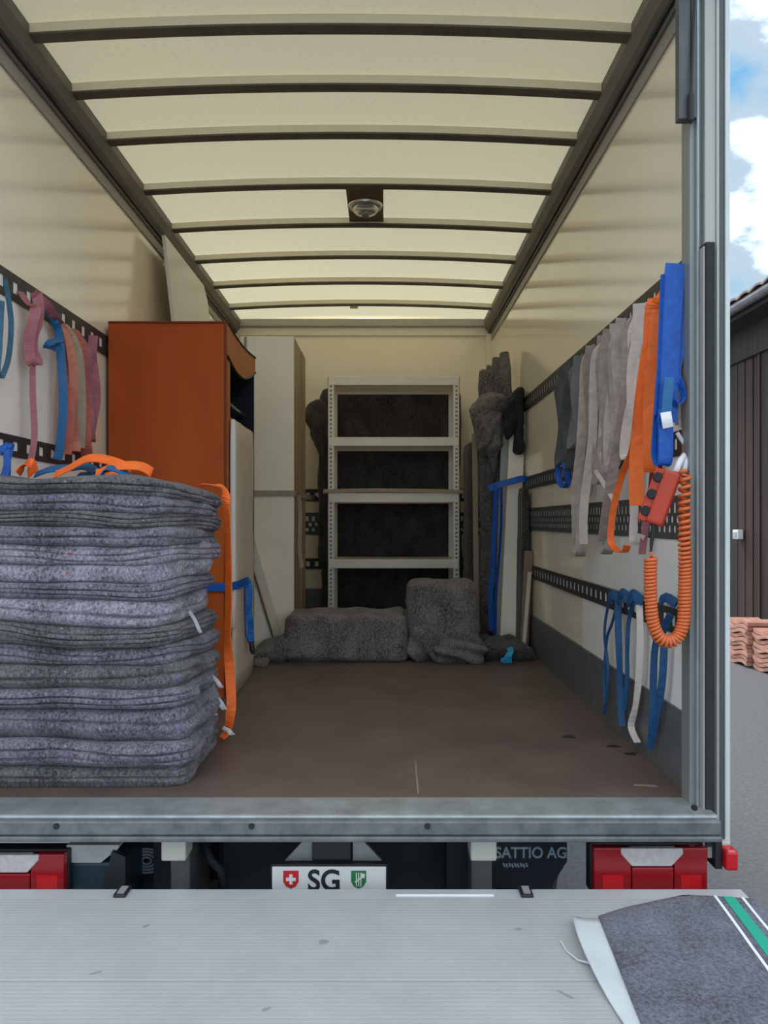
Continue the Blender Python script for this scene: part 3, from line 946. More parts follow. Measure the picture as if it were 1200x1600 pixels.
obj('emblem', mb, M_PRINT, t)
mb = MB()
for k in range(3):
    q = at(250 + k * 5, 1336 + k * 5, 2.2985)
    mb.beam((q.x, q.y, q.z), (q.x + 0.012, q.y, q.z - 0.016), (1, 0, 0), 0.008, 0.001)
obj('small_print', mb, M_PRINT, t)

# chassis, tyres
t = thing('chassis', (XM, 3.2, -0.4), 'dark chassis frame and axle under the load floor', 'chassis')
for x in (-0.62, 0.22):
    obj('frame_rail', MB().box((x - 0.04, 2.2, -0.32), (x + 0.04, 6.3, -0.09)), M_DARK, t)
obj('cross_member', MB().box((-0.9, 2.42, -0.36), (0.30, 2.5, -0.06)), M_DARK, t, bevel=0.01)
obj('axle', MB().tube([(-0.675, 3.4, -0.54), (0.255, 3.4, -0.54)], 0.07, 12), M_DARK, t)
obj('hydraulic_tank', MB().box((-0.5, 2.3, -0.5), (0.28, 2.42, -0.1)), M_DARK, t, bevel=0.02)
obj('floor_bearer', MB().box((XL, 2.16, -0.11), (XR, 6.2, -0.05)), M_DARK, t)
obj('hose', MB().tube([at(318, 1318, 2.22), at(330, 1345, 2.2), at(345, 1360, 2.2), at(352, 1388, 2.22)], 0.012, 8), M_RUBBER, t, smooth=True)
for nm, xs in (('right', (0.36, 0.60)), ('left', (-1.02, -0.78))):
    for x in xs:
        io = 'outer' if x in (0.60, -1.02) else 'inner'
        tt = thing('rear_tyre', (x, 3.4, GZ), ('%s black rear tyre under the strap wall side' % io if nm == 'right' else '%s black rear tyre under the wardrobe side' % io), 'tyre', 'twin rear tyres under the ' + nm + ' side')
        obj('tread', MB().lathe([(0.20, -0.10), (0.33, -0.10), (0.36, -0.075), (0.36, 0.075), (0.33, 0.10), (0.20, 0.10)], (x, 3.4, GZ + 0.36), (1, 0, 0), 32), M_RUBBER, tt, smooth=False)
        obj('rim', MB().lathe([(0.0, -0.04), (0.19, -0.06), (0.20, -0.09), (0.20, 0.09), (0.19, 0.06), (0.0, 0.04)], (x, 3.4, GZ + 0.36), (1, 0, 0), 24), M_GALV_D, tt)
# hinge housing at the lift, beside the lamp below the stack
t = thing('hinge_housing', (-0.78, 2.12, -0.3), 'dark blue hinge housing with white top beside the tail light', 'housing')
a = at(104, 1318, 2.1); b = at(188, 1390, 2.1)
obj('body', MB().box((a.x, 2.1, -0.36), (b.x, 2.3, a.z - 0.05)), mat('housing_blue', (0.012, 0.035, 0.05), 0.4), t, bevel=0.01)
obj('white_cap', MB().extrude([(a.x + 0.005, 2.09, a.z), (a.x - 0.002, 2.09, a.z - 0.02), (a.x + 0.01, 2.09, a.z - 0.048), (b.x - 0.05, 2.09, a.z - 0.048), (b.x - 0.002, 2.09, a.z - 0.01), (b.x, 2.09, a.z)], (0, 0.16, 0)), mat('cap_white', (0.42, 0.42, 0.42), 0.5, var=0.2), t)
obj('stay', MB().extrude([(b.x - 0.075, 2.075, -0.36), (b.x + 0.022, 2.075, -0.36), (b.x + 0.022, 2.075, a.z - 0.025), (b.x - 0.015, 2.075, a.z - 0.012)], (0, 0.02, 0)), M_BLACK, t)

# ================================================================== FELT MAT ON THE PLATFORM
t = thing('moving_blanket', (0.75, 1.5, PZ), 'flat blue grey felt blanket with green and white stripes on the platform', 'blanket')


def mat_pt(u, v):
    """u across (0..0.62), v along (0..1.05) from the far edge"""
    X = 0.515 + u - 0.075 * v
    Y = 1.845 + 0.10 * min(1, u / 0.25) - 0.02 * u - v + 0.012 * math.sin(u * 9)
    over = X - 0.935
    z = PZ + 0.007 + 0.004 * max(0, noise.noise(Vector((u * 7, v * 6, 0))))
    if over > 0:
        z -= over * 1.5 + 0.01 * math.sin(v * 12) * over * 5
        X = 0.935 + over * 0.45
    return Vector((X, Y, z))


def sheet(fn, u0, u1, v0, v1, nu, nv, th):
    mb = MB()
    rings = []
    for i in range(nv + 1):
        v = v0 + (v1 - v0) * i / nv
        top = [fn(u0 + (u1 - u0) * j / nu, v) for j in range(nu + 1)]
        bot = [q - Vector((0, 0, th)) for q in top][::-1]
        rings.append(top + bot)
    mb.sweep(rings)
    return mb


obj('felt', sheet(mat_pt, 0, 0.60, 0, 1.1, 30, 40, 0.006), M_MAT, t, smooth=True)
for (u0, u1, m, nm) in ((0.318, 0.325, M_STRW, 'white_stripe'), (0.340, 0.368, M_GREEN, 'green_stripe'), (0.384, 0.391, M_STRW, 'white_stripe')):
    obj(nm, sheet(lambda u, v: mat_pt(u, v) + Vector((0, 0, 0.0012)), u0, u1, 0.0, 1.1, 2, 40, 0.001), m, t)


def liner_pt(u, v):
    w = 0.085 * (0.9 + 0.25 * math.sin(v * 9 + 0.5)) * (1 - 0.35 * v)
    X = 0.535 - 0.075 * v - w * (1 - u)
    Y = 1.845 - v - 0.02 * (1 - u)
    z = PZ + 0.003 + 0.012 * (1 - u) ** 2 * (1.2 + math.sin(v * 14))
    return Vector((X, Y, z))


obj('liner', sheet(liner_pt, 0, 1, 0.0, 1.05, 8, 40, 0.0015), M_LINER, t, smooth=True)
obj('loose_thread', MB().tube([(0.40, 1.74, PZ + 0.004), (0.405, 1.70, PZ + 0.003), (0.42, 1.66, PZ + 0.006), (0.445, 1.64, PZ + 0.01)], 0.002, 5), M_LINER, t)

# ================================================================== STACK OF FOLDED BLANKETS
cuts = [742, 772, 800, 826, 852, 880, 908, 930, 972, 1008, 1045, 1082, 1112, 1166, 1202, 1237]
YS = 2.215
ords = ['topmost', 'second from the top', 'third from the top', 'fourth from the top', 'fifth from the top', 'sixth from the top', 'seventh from the top', 'eighth from the top', 'ninth from the top', 'tenth from the top', 'fifth from the bottom', 'fourth from the bottom', 'third from the bottom', 'second from the bottom', 'lowest']
n_b = len(cuts) - 1
mats_b = [M_FELT_D, M_FELT, M_FELT_D, M_FELT, M_FELT_L, M_FELT_L, M_FELT, M_FELT_L, M_FELT_D, M_FELT, M_FELT_D, M_FELT, M_FELT, M_FELT, M_FELT_D]
adj = {4: 'pale ', 5: 'pale ', 7: 'pale '}
XBL = XL + 0.02


def zpix(v):
    return CH - (v - 813) * YS / 1200


random.seed(11)


def sag_field(x, y, z):
    """one soft sag shared by the whole pile, so that neighbours nest"""
    e_ = min(1.0, z / 0.16)
    return e_ * (0.022 * noise.noise(Vector((x * 1.9 + 5, y * 1.2, z * 3.2 + 3))) + 0.013 * noise.noise(Vector((x * 5.0, y * 3, z * 7.0 + 1))))


for bi in range(n_b):
    z1 = zpix(cuts[bi]); z0 = max(0.001, zpix(cuts[bi + 1]))
    frac = bi / (n_b - 1)          # 0 top .. 1 bottom
    xr_f = -0.645 + 0.085 * frac + random.uniform(-0.02, 0.02)       # right edge at the front
    xr_b = -0.568 + random.uniform(-0.012, 0.012)
    if 0.3 < frac < 0.55:
        xr_b -= 0.03
    yfr = YS + random.uniform(-0.004, 0.022)
    ybk = 2.68
    h = z1 - z0
    plies = [3, 2, 4, 2, 3, 1, 3, 2, 4, 3, 2, 3, 2, 3, 2][bi]
    off = bi * 3.7

    def bd(p, n, z0=z0, h=h, xr_f=xr_f, xr_b=xr_b, yfr=yfr, plies=plies, off=off, bi=bi, frac=frac):
        k = max(0, min(1, (p.y - yfr) / (ybk - yfr)))
        s_ = (p.x - XBL) / (-0.5 - XBL)
        xr = xr_f + (xr_b - xr_f) * k
        rc = 0.09
        if p.y < yfr + rc:
            q = (yfr + rc - p.y) / rc
            xr -= rc * (1 - math.sqrt(max(0, 1 - min(1, q) ** 2))) * 0.75
        x = XBL + (xr - XBL) * s_
        rel = (p.z - z0) / h
        # plies: valleys between the folded layers, wandering along the edge
        wob = 0.22 * noise.noise(Vector((x * 4, p.y * 4, off)))
        gv = 0.0
        if plies > 1:
            ph = (rel + wob) * plies
            d_ = abs(ph - round(ph))
            if 0.06 < rel < 0.94:
                gv = max(0, 1 - d_ / 0.24) ** 1.4
        front = max(0, -n.y); side = max(0, n.x)
        open_ = 0.6 + 0.8 * noise.noise(Vector((x * 6, bi * 2.0, rel * 4)))
        push = 0.018 * gv * (front * max(0.15, open_) + side * 0.55)
        bulge = 0.016 * noise.noise(Vector((x * 3.2, p.z * 14, off))) + 0.008 * noise.noise(Vector((x * 11, p.z * 26 + p.y * 9, off)))
        fuzz = 0.0022 * noise.noise(Vector((x * 70, p.y * 70, p.z * 70)))
        y = p.y + front * (push - bulge) - front * fuzz
        x2 = x - side * push * 0.9 + side * (0.022 * noise.noise(Vector((p.y * 8, p.z * 18, off))) + 0.010 * noise.noise(Vector((p.y * 21, p.z * 40, off)))) + side * fuzz
        droop = 0.0
        if frac < 0.35:
            droop = -0.05 * max(0, s_ - 0.78) / 0.22 * (0.4 + k) * (0.35 - frac) / 0.35 * 0.7
        z = p.z + sag_field(x, p.y, p.z) + droop
        return Vector((x2 - p.x, y - p.y, max(0.0006, z) - p.z))

    mb = MB().lump((XBL, yfr, z0), (-0.5, ybk, z1 + 0.003), h * 0.46, 40, bd)
    nb = obj('folded_blanket', mb, mats_b[bi], smooth=True,
             label=f'{adj.get(bi, "")}grey felt moving blanket, {ords[bi]} of the tall folded stack', cat='blanket', group='folded moving blankets in the tall stack')
    # sewn white care tags that poke out of some folds
    tagset = {8: [(300, 968, 0.012, 0.05)], 11: [(334, 1062, 0.014, 0.03)], 12: [(338, 1094, 0.02, 0.035), (325, 1105, 0.012, 0.03)], 13: [(352, 1140, 0.016, 0.018)]}
    for (px, py, ww, hh) in tagset.get(bi, []):
        Yt = 2.42 if px < 310 else 2.56
        q = at(px, py, Yt) + Vector((0.012, -0.012, 0))
        mbt = MB().ribbon([q + Vector((-0.018, 0, hh * 0.55)), q, q + Vector((0.012, -0.004, -hh * 0.5)), q + Vector((0.018, 0, -hh * 0.8))], (1, -0.35, 0.15), ww, 0.0012, sub=3)
        obj('care_tag', mbt, M_TAG, nb, label='white fabric care tag')

# straps lying on the stack
zt = zpix(742) + 0.006


def strap(name, pts, w, width, m, label, group=None, t=0.0035, sub=5, cat='strap'):
    return obj(name, MB().ribbon(pts, w, width, t, sub), m, label=label, cat=cat, group=group, smooth=False)


strap('ratchet_strap', [at(85, 742, 2.42), at(105, 733, 2.42), at(140, 716, 2.44), at(180, 722, 2.46), at(200, 735, 2.46), at(170, 744, 2.42), at(150, 742, 2.38), at(175, 730, 2.36), at(215, 728, 2.38), at(236, 738, 2.40), at(228, 746, 2.42)],
      (0, 1, 0.75), 0.045, M_S_OR, 'bright orange strap looped on top of the blanket stack')
strap('ratchet_strap', [at(28, 740, 2.36), at(38, 727, 2.37), at(48, 726, 2.38), at(52, 741, 2.40)], (0.2, 1, 0.5), 0.05, M_S_OR, 'short bent orange strap end lying on the stack beside blue webbing')
strap('ratchet_strap', [at(55, 742, 2.46), at(80, 733, 2.46), at(110, 731, 2.47), at(135, 729, 2.48), at(150, 740, 2.48), at(120, 744, 2.5)], (0, 1, 0.6), 0.045, M_S_LB, 'crumpled blue strap lying flat under the orange loops')
strap('ratchet_strap', [at(158, 746, 2.34), at(166, 732, 2.34), at(185, 734, 2.35), at(200, 744, 2.35)], (0, 1, 0.4), 0.045, M_S_LB, 'small blue strap end poking out among orange loops')
# orange strap hanging down the side of the stack
zz = zpix(748)
strap('ratchet_strap', [(-0.64, 2.66, zz + 0.004), (-0.60, 2.69, zz + 0.004), (-0.568, 2.72, zz - 0.01), (-0.560, 2.73, zz - 0.08), (-0.556, 2.735, 0.70), (-0.553, 2.735, 0.50), (-0.557, 2.735, 0.36), (-0.548, 2.735, 0.22), (-0.543, 2.73, 0.12), (-0.553, 2.715, 0.035), (-0.572, 2.70, 0.012)],
      [(0.3, 1, 0)] * 3 + [(0.75, -0.6, 0)] * 4 + [(0.9, 0.3, 0)] * 2 + [(0.7, -0.7, 0)] * 2, 0.034, M_S_OR, 'long orange strap hanging down the side of the blanket stack')

# ================================================================== LEFT SIDE LOAD
# orange fabric wardrobe
wx0, wx1, wy0, wy1, wz = XL + 0.018, -0.69, 3.35, 4.08, 1.64
t = thing('wardrobe', ((wx0 + wx1) / 2, (wy0 + wy1) / 2, 0), 'tall orange covered wardrobe with dark open side', 'wardrobe')


def wavy(p, n):
    return Vector((0, 0.006 * nz(p, 3.0), 0))


mb = MB(); rings = []
for i in range(15):
    x = wx0 + (wx1 - wx0) * i / 14
    f_ = []; bk = []
    for j in range(25):
        z = 0.001 + (wz - 0.001) * j / 24
        f_.append(Vector((x, wy0 + 0.006 * noise.noise(Vector((x * 4, z * 2, 0))), z)))
        bk.append(Vector((x, wy0 + 0.018, z)))
    rings.append(f_ + bk[::-1])
mb.sweep(rings)
obj('side_panel', mb, M_ORANGE, t, smooth=False)
obj('side_panel', MB().box((wx0, wy1 - 0.015, 0.001), (wx1, wy1, wz - 0.03)), M_NAVY, t)
obj('back_panel', MB().box((wx0, wy0 + 0.018, 0.001), (wx0 + 0.012, wy1 - 0.015, wz - 0.03)), M_NAVY, t)
obj('base_panel', MB().box((wx0, wy0 + 0.018, 0.001), (wx1, wy1 - 0.015, 0.04)), M_NAVY, t)
# sagging top
mb = MB(); rings = []
for i in range(13):
    y = wy0 + (wy1 - wy0) * i / 12
    sag = -0.02 * math.sin(math.pi * i / 12) + 0.0
    rings.append([Vector((wx0, y, wz + sag)), Vector((wx1, y, wz + sag)), Vector((wx1, y, wz - 0.012 + sag)), Vector((wx0, y, wz - 0.012 + sag))])
mb.sweep(rings)
obj('top_panel', mb, M_ORANGE, t)
# valance on the open side with black piping
mb = MB(); rings = []; p_top = []; p_bot = []
for i in range(17):
    s = i / 16
    y = wy0 + (wy1 - wy0) * s
    zt_ = wz - 0.02 * math.sin(math.pi * s)
    zb_ = wz - 0.125 - 0.075 * math.sin(math.pi * min(1, s * 0.9 + 0.08)) + 0.05 * s
    rings.append([Vector((wx1, y, zt_)), Vector((wx1 + 0.006, y, zt_)), Vector((wx1 + 0.006, y, zb_)), Vector((wx1, y, zb_))])
    p_top.append((wx1 + 0.006, y, zt_)); p_bot.append((wx1 + 0.006, y, zb_))
mb.sweep(rings)
v = obj('valance', mb, M_ORANGE_L, t)
obj('piping', MB().tube(p_top, 0.006, 6), M_BLACK, v)
obj('piping', MB().tube(p_bot, 0.006, 6), M_BLACK, v)
obj('corner_piping', MB().tube([(wx1, wy0 - 0.002, 0.01), (wx1, wy0 - 0.002, wz)], 0.006, 6), mat('piping_rust', (0.16, 0.03, 0.006), 0.6), t)
obj('piping', MB().tube([(wx0, wy0, wz), (wx1, wy0, wz)], 0.006, 6), MATS['piping_rust'], t)
obj('edge_strip', MB().box((wx1 - 0.004, wy0 + 0.01, 0.01), (wx1 + 0.004, wy0 + 0.075, wz - 0.16)), M_ORANGE_L, t)
obj('hanging_rail', MB().tube([(-0.74, wy0 + 0.02, 1.33), (-0.74, wy1 - 0.016, 1.33)], 0.011, 8), M_CHROME, t)
obj('lower_curtain', MB().box((wx1 - 0.02, wy0 + 0.02, 0.04), (wx1 - 0.006, wy1 - 0.016, 1.245)), M_ORANGE_L, t)

# mattress-like padded panel
def mdisp(p, n):
    return Vector((0.010 * nz(p, 4.0) * abs(n.x), 0.004 * nz(p, 5.0), 0.008 * nz(p, 6)))


mb = MB().lump((wx1 + 0.008, 3.42, 0.001), (wx1 + 0.032, 3.90, 1.225), 0.022, 16, mdisp)
t = thing('padded_panel', (wx1 + 0.024, 3.75, 0), 'cream fabric padded panel standing against the orange wardrobe', 'panel')
obj('cover', mb, M_CREAM, t, smooth=True)
obj('pale_edge', MB().lump((wx1 + 0.008, 3.385, 0.30), (wx1 + 0.036, 3.422, 1.225), 0.015, 10), mat('white_edge', (0.66, 0.62, 0.56), 0.7), t, smooth=True)

# blue strap around wardrobe and panel
t = thing('lashing_strap', (-0.7, 3.4, 0.35), 'blue strap around the wardrobe with a dangling end', 'strap')
zs = 0.487
M_S_BR = mat('strap_bright_blue', (0.004, 0.13, 0.46), 0.55, var=0.25, vscale=40)
obj('webbing', MB().ribbon([(-1.19, wy0 - 0.012, zs), (-0.9, wy0 - 0.012, zs), (-0.72, wy0 - 0.012, zs), (-0.682, wy0 - 0.008, zs), (-0.660, 3.38, zs + 0.002), (-0.648, 3.42, zs + 0.003), (-0.645, 3.52, zs + 0.004), (-0.645, 3.61, zs + 0.006)], (0, 0, 1), 0.036, 0.004), M_S_BL, t)
obj('loose_end', MB().ribbon([(-0.644, 3.57, zs + 0.006), (-0.638, 3.61, zs + 0.004), (-0.634, 3.62, zs - 0.05), (-0.636, 3.62, zs - 0.13), (-0.630, 3.62, zs - 0.20), (-0.626, 3.62, zs - 0.29)], [(0, 0, 1), (0, 0.3, 1), (1, 0.2, 0), (0.7, 0.7, 0), (1, -0.2, 0), (0.8, 0.5, 0)], 0.030, 0.004), M_S_BR, t)
obj('loose_end', MB().ribbon([(-0.644, 3.56, zs - 0.01), (-0.646, 3.56, zs - 0.08), (-0.645, 3.57, zs - 0.18), (-0.642, 3.57, zs - 0.24), (-0.634, 3.59, zs - 0.28)], (0.6, -0.8, 0), 0.012, 0.003), M_S_BL, t)
obj('hook', MB().tube([(-0.626, 3.62, zs - 0.28), (-0.622, 3.62, zs - 0.32), (-0.618, 3.62, zs - 0.34)], [0.012, 0.013, 0.008], 8), M_BLACK, t)

# white board leaning on the side wall behind the wardrobe
def quadboard(p00, p10, p11, p01, thick):
    mb = MB()
    return mb.extrude([p00, p10, p11, p01], thick)


mb = MB().extrude([(-0.93, 4.12, 0.001), (-0.93, 4.92, 0.001), (-1.148, 4.92, 2.18), (-1.158, 4.86, 2.26), (-1.158, 4.0, 2.26), (-1.10, 4.02, 1.7), (-0.97, 4.10, 0.4)], (0.018, 0, 0.003))
obj('leaning_board', mb, mat('board_white', (0.66, 0.65, 0.58), 0.4, var=0.04, stretch=(1, 6, 0.3)), label='tall white board leaning on the wall behind the orange wardrobe', cat='board')

# tall white cabinet
cx0, cx1, cy0, cy1, cz = -0.86, -0.540, 4.6, 5.24, 1.88
t = thing('tall_cabinet', ((cx0 + cx1) / 2, (cy0 + cy1) / 2, 0), 'tall narrow white cabinet with wooden side', 'cabinet')
obj('front_panel', MB().box((cx0, cy0, 0.001), (cx1, cy0 + 0.02, cz)), M_WHITE, t, bevel=0.003)
obj('side_panel', MB().box((cx1 - 0.018, cy0 + 0.02, 0.001), (cx1, cy1 - 0.24, cz)), M_WOOD, t)
obj('side_panel', MB().box((cx0, cy0 + 0.02, 0.001), (cx0 + 0.018, cy1, cz)), M_WOOD, t)
obj('door', MB().box((cx1 - 0.016, cy1 - 0.232, 0.03), (cx1 + 0.004, cy1, cz)), M_WOOD, t)
obj('top_panel', MB().box((cx0 + 0.018, cy0 + 0.02, cz - 0.02), (cx1 - 0.018, cy1, cz)), M_WHITE, t)
obj('back_panel', MB().box((cx0 + 0.018, cy1 - 0.012, 0.001), (cx1 - 0.018, cy1, cz - 0.02)), M_WHITE, t)
p = at(383, 540, cy0)
obj('edge_strip', MB().box((p.x - 0.006, cy0 - 0.006, 1.74), (p.x + 0.010, cy0, 1.875)), mat('edge_grey', (0.30, 0.28, 0.23), 0.6), t)
# beige strap round the cabinet
zs = at(420, 771, cy0).z
t = thing('lashing_strap', (-0.7, cy0, zs - 0.4), 'beige strap around the tall white cabinet', 'strap')
obj('webbing', MB().ribbon([(-0.862, cy0 - 0.005, zs), (-0.75, cy0 - 0.005, zs), (-0.56, cy0 - 0.005, zs), (-0.532, cy0 + 0.0, zs), (-0.530, cy0 + 0.12, zs), (-0.531, 5.20, zs), (-0.535, 5.5, zs + 0.005), (-0.54, YF - 0.03, zs + 0.015)], (0, 0, 1), 0.035, 0.004), M_S_BE, t)
obj('loose_end', MB().ribbon([(-0.535, 4.66, zs + 0.005), (-0.522, 4.70, zs - 0.02), (-0.515, 4.72, zs - 0.14), (-0.520, 4.72, zs - 0.32), (-0.508, 4.72, zs - 0.43), (-0.500, 4.72, zs - 0.45)], (0.8, 0.5, 0), 0.026, 0.003), M_S_BE, t)

# white panel leaning low against the cabinet
t = thing('leaning_panel', at(405, 1020, 4.44), 'white panel edge leaning against the tall white cabinet', 'panel')
M_LSH = mat('panel_laminate', (0.72, 0.65, 0.53), 0.5, var=0.03)
obj('panel', MB().extrude([(-0.83, 4.50, 0.70), (-0.806, 4.50, 0.70), (-0.800, 4.50, 0.60), (-0.648, 4.50, 0.06), (-0.640, 4.50, 0.002), (-0.83, 4.50, 0.002)], (0, 0.018, 0)), M_WHITE, t)
obj('edge_strip', MB().beam((-0.788, 4.492, 0.69), (-0.606, 4.492, 0.045), (0, 1, 0), 0.02, 0.042), M_LSH, t)
obj('gap_shade', MB().beam((-0.823, 4.478, 0.68), (-0.632, 4.478, 0.045), (0, 1, 0), 0.010, 0.007), mat('gap_shade_grey', (0.10, 0.085, 0.065), 0.6), t)  # dark strip painted in for the shadow gap between the boards

# ================================================================== METAL SHELF UNIT
sx0, sx1, sy0, sy1 = -0.403, 0.541, 5.5, 5.90
t = thing('metal_shelf', ((sx0 + sx1) / 2, (sy0 + sy1) / 2, 0), 'grey metal shelf unit with perforated uprights, empty', 'shelf')


def perf_mat():
    m = bpy.data.materials.new('perforated_steel')
    m.use_nodes = True
    t_ = m.node_tree
    b_ = t_.nodes['Principled BSDF']
    b_.inputs['Roughness'].default_value = 0.45
    tc_ = t_.nodes.new('ShaderNodeTexCoord')
    w_ = t_.nodes.new('ShaderNodeTexWave')
    w_.bands_direction = 'Z'
    w_.inputs['Scale'].default_value = 10.5
    w_.inputs['Distortion'].default_value = 0
    r_ = t_.nodes.new('ShaderNodeValToRGB')
    r_.color_ramp.elements[0].position = 0.25; r_.color_ramp.elements[1].position = 0.45
    r_.color_ramp.elements[0].color = (0.17, 0.165, 0.145, 1); r_.color_ramp.elements[1].color = (0.74, 0.70, 0.60, 1)
    t_.links.new(tc_.outputs['Object'], w_.inputs['Vector'])
    t_.links.new(w_.outputs['Fac'], r_.inputs['Fac'])
    t_.links.new(r_.outputs['Color'], b_.inputs['Base Color'])
    return m


M_PERF = perf_mat()
for (ux, s) in ((sx0, 1), (sx1, -1)):
    for (uy, q) in ((sy0, 1), (sy1, -1)):
        up_ = obj('upright', MB().box((min(ux, ux + s * 0.045), min(uy, uy + q * 0.003), 0.001), (max(ux, ux + s * 0.045), max(uy, uy + q * 0.003), 1.80))
                  .box((min(ux, ux + s * 0.003), min(uy, uy + q * 0.045), 0.001), (max(ux, ux + s * 0.003), max(uy, uy + q * 0.045), 1.80)), M_SHELF, t)
        xs = ux + s * 0.022
        obj('slot_row', MB().box((xs - 0.008, uy - q * 0.001 if q > 0 else uy, 0.02), (xs + 0.008, uy if q > 0 else uy + 0.001, 1.78)), M_PERF, up_)
for (y0, y1) in ((588, 602), (683, 697), (770, 785), (874, 888), (962, 976)):
    zt_ = at(0, y0, sy0).z; zb_ = at(0, y1, sy0).z
    sh = obj('shelf_board', MB().box((sx0 + 0.004, sy0 + 0.004, zt_ - 0.004), (sx1 - 0.004, sy1 - 0.004, zt_)), M_SHELF, t)
    obj('front_lip', MB().box((sx0 + 0.004, sy0 - 0.004, zb_), (sx1 - 0.004, sy0 + 0.002, zt_)), M_SHELF, sh, bevel=0.003)
    obj('back_lip', MB().box((sx0 + 0.004, sy1 - 0.002, zb_), (sx1 - 0.004, sy1 + 0.003, zt_)), M_SHELF, sh)
# strap across the shelf
zs = at(0, 767, 5.45).z
strap('lashing_strap', [(-0.45, 5.9, zs - 0.01), (-0.425, 5.48, zs - 0.005), (-0.40, 5.485, zs), (-0.1, 5.485, zs + 0.006), (0.1, 5.485, zs + 0.004), (0.3, 5.485, zs + 0.002), (0.545, 5.485, zs - 0.004), (0.565, 5.5, zs - 0.01), (0.63, 5.46, zs - 0.015), (0.70, 5.40, zs - 0.02)], (0, 0.3, 1), 0.028, M_S_BE, 'beige strap pulled across the front of the metal shelf')


# big blanket-covered load behind the shelf
def folds(amp, f, vert=0.0, o=0.0):
    def d(p, n):
        a_ = amp * nz(p, f, o) + amp * 0.45 * nz(p, f * 2.6, o + 4)
        v_ = vert * (1 - abs(math.sin(p.x * 34 + 3 * nz(p, 3, o)))) * (1 - abs(n.z))
        return n * (a_ - v_)
    return d


t = thing('covered_load', (0.05, 6.05, 0), 'large load under dark brown blankets behind the metal shelf', 'covered load')
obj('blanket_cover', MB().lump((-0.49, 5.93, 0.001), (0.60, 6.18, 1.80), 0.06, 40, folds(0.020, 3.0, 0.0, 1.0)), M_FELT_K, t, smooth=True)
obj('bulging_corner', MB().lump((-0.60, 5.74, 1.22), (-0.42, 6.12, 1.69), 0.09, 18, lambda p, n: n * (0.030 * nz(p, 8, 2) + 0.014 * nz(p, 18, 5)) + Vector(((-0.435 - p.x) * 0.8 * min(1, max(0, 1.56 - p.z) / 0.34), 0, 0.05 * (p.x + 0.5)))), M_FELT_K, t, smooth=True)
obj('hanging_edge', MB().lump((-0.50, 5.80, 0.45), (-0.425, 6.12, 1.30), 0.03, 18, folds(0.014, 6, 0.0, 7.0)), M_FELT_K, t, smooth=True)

# ================================================================== COVERED PIECES ON THE FLOOR
t = thing('covered_bench', (-0.2, 4.4, 0), 'low long box wrapped in a grey brown blanket before the shelf', 'covered box')


def skirt(amp, f, o):
    def d(p, n):
        low = max(0, 1 - p.z / 0.10)
        a_ = amp * nz(p, f, o) + 0.5 * amp * nz(p, f * 2.3, o + 9) + 0.006 * (1 - 3 * abs(nz(p, 5, o + 2)))
        return n * a_ + Vector((n.x, n.y, 0)) * low * (0.014 + 0.014 * math.sin((p.x + p.y) * 40 + 5 * nz(p, 5)))
    return d


obj('blanket_cover', MB().lump((-0.545, 4.2, 0.001), (0.125, 4.60, 0.255), 0.035, 34, skirt(0.010, 6, 3.0)), M_FELT_B, t, smooth=True)
obj('blanket_tail', MB().lump((-0.74, 4.16, 0.001), (-0.50, 4.46, 0.15), 0.07, 24, lambda p, n: n * 0.020 * nz(p, 9, 5) + Vector((0, 0, -0.42 * max(0, -0.53 - p.x) * (p.z / 0.15)))), M_FELT_B, t, smooth=True)
obj('blanket_hem', MB().lump((-0.85, 4.06, 0.001), (-0.62, 4.28, 0.035), 0.016, 20, lambda p, n: n * 0.012 * nz(p, 12, 5)), M_FELT_B, t, smooth=True)
obj('strap_knot', MB().tube([at(575, 962, 4.36), at(583, 955, 4.34), at(590, 964, 4.32), at(588, 975, 4.24)], 0.010, 6), M_FELT_L, t, smooth=True)
t = thing('covered_stool', (0.32, 4.4, 0), 'upright box wrapped in a crumpled grey brown blanket', 'covered box')


def stool(p, n):
    a_ = 0.010 * nz(p, 6, 8) + 0.006 * nz(p, 15, 2) + 0.010 * (1 - 3 * abs(nz((p.x + 0.5 * p.z, p.y, p.z * 0.4), 5, 4))) * max(0, 1 - p.z / 0.38)
    low = max(0, 1 - p.z / 0.22)
    diag = 0.030 * math.sin((p.x * 0.9 + p.z * 1.1) * 46 + 5 * nz(p, 4)) * low
    return n * (a_ + diag) + Vector((n.x * 0.02, -0.02 * max(0, -n.y), 0)) * low


obj('blanket_cover', MB().lump((0.135, 4.22, 0.001), (0.525, 4.60, 0.437), 0.055, 36, stool), M_FELT_B, t, smooth=True)
obj('blanket_skirt', MB().lump((0.28, 4.14, 0.001), (0.56, 4.32, 0.12), 0.05, 28, lambda p, n: n * (0.028 * nz(p, 9, 1) + 0.016 * math.sin(p.z * 90 + p.x * 25))), M_FELT_B, t, smooth=True)
t = thing('crumpled_blanket', (0.68, 4.4, 0), 'crumpled dark blanket on the floor beneath the leaning boards', 'blanket')
obj('cloth', MB().lump((0.55, 4.22, 0.001), (0.845, 4.62, 0.10), 0.05, 34, lambda p, n: n * (0.030 * nz(p, 10, 6) + 0.012 * nz(p, 24, 3)) + Vector((0, 0, -0.18 * max(0, p.x - 0.66)))), M_FELT_K, t, smooth=True)
strap('lashing_strap', [at(796, 1012, 4.18), at(798, 1018, 4.14), at(793, 1026, 4.12), at(786, 1031, 4.10), at(800, 1031, 4.10)], (1, 0, 0.3), 0.032, M_CYAN, 'bright blue strap end lying on the crumpled dark blanket')

# ================================================================== BUNDLE BY THE STRAP WALL
def crease(p, f, o):
    """sharp ridges of crumpled cloth"""
    return 1 - 2 * abs(nz(p, f, o)) - 0.6 * abs(nz(p, f * 2.3, o + 5))


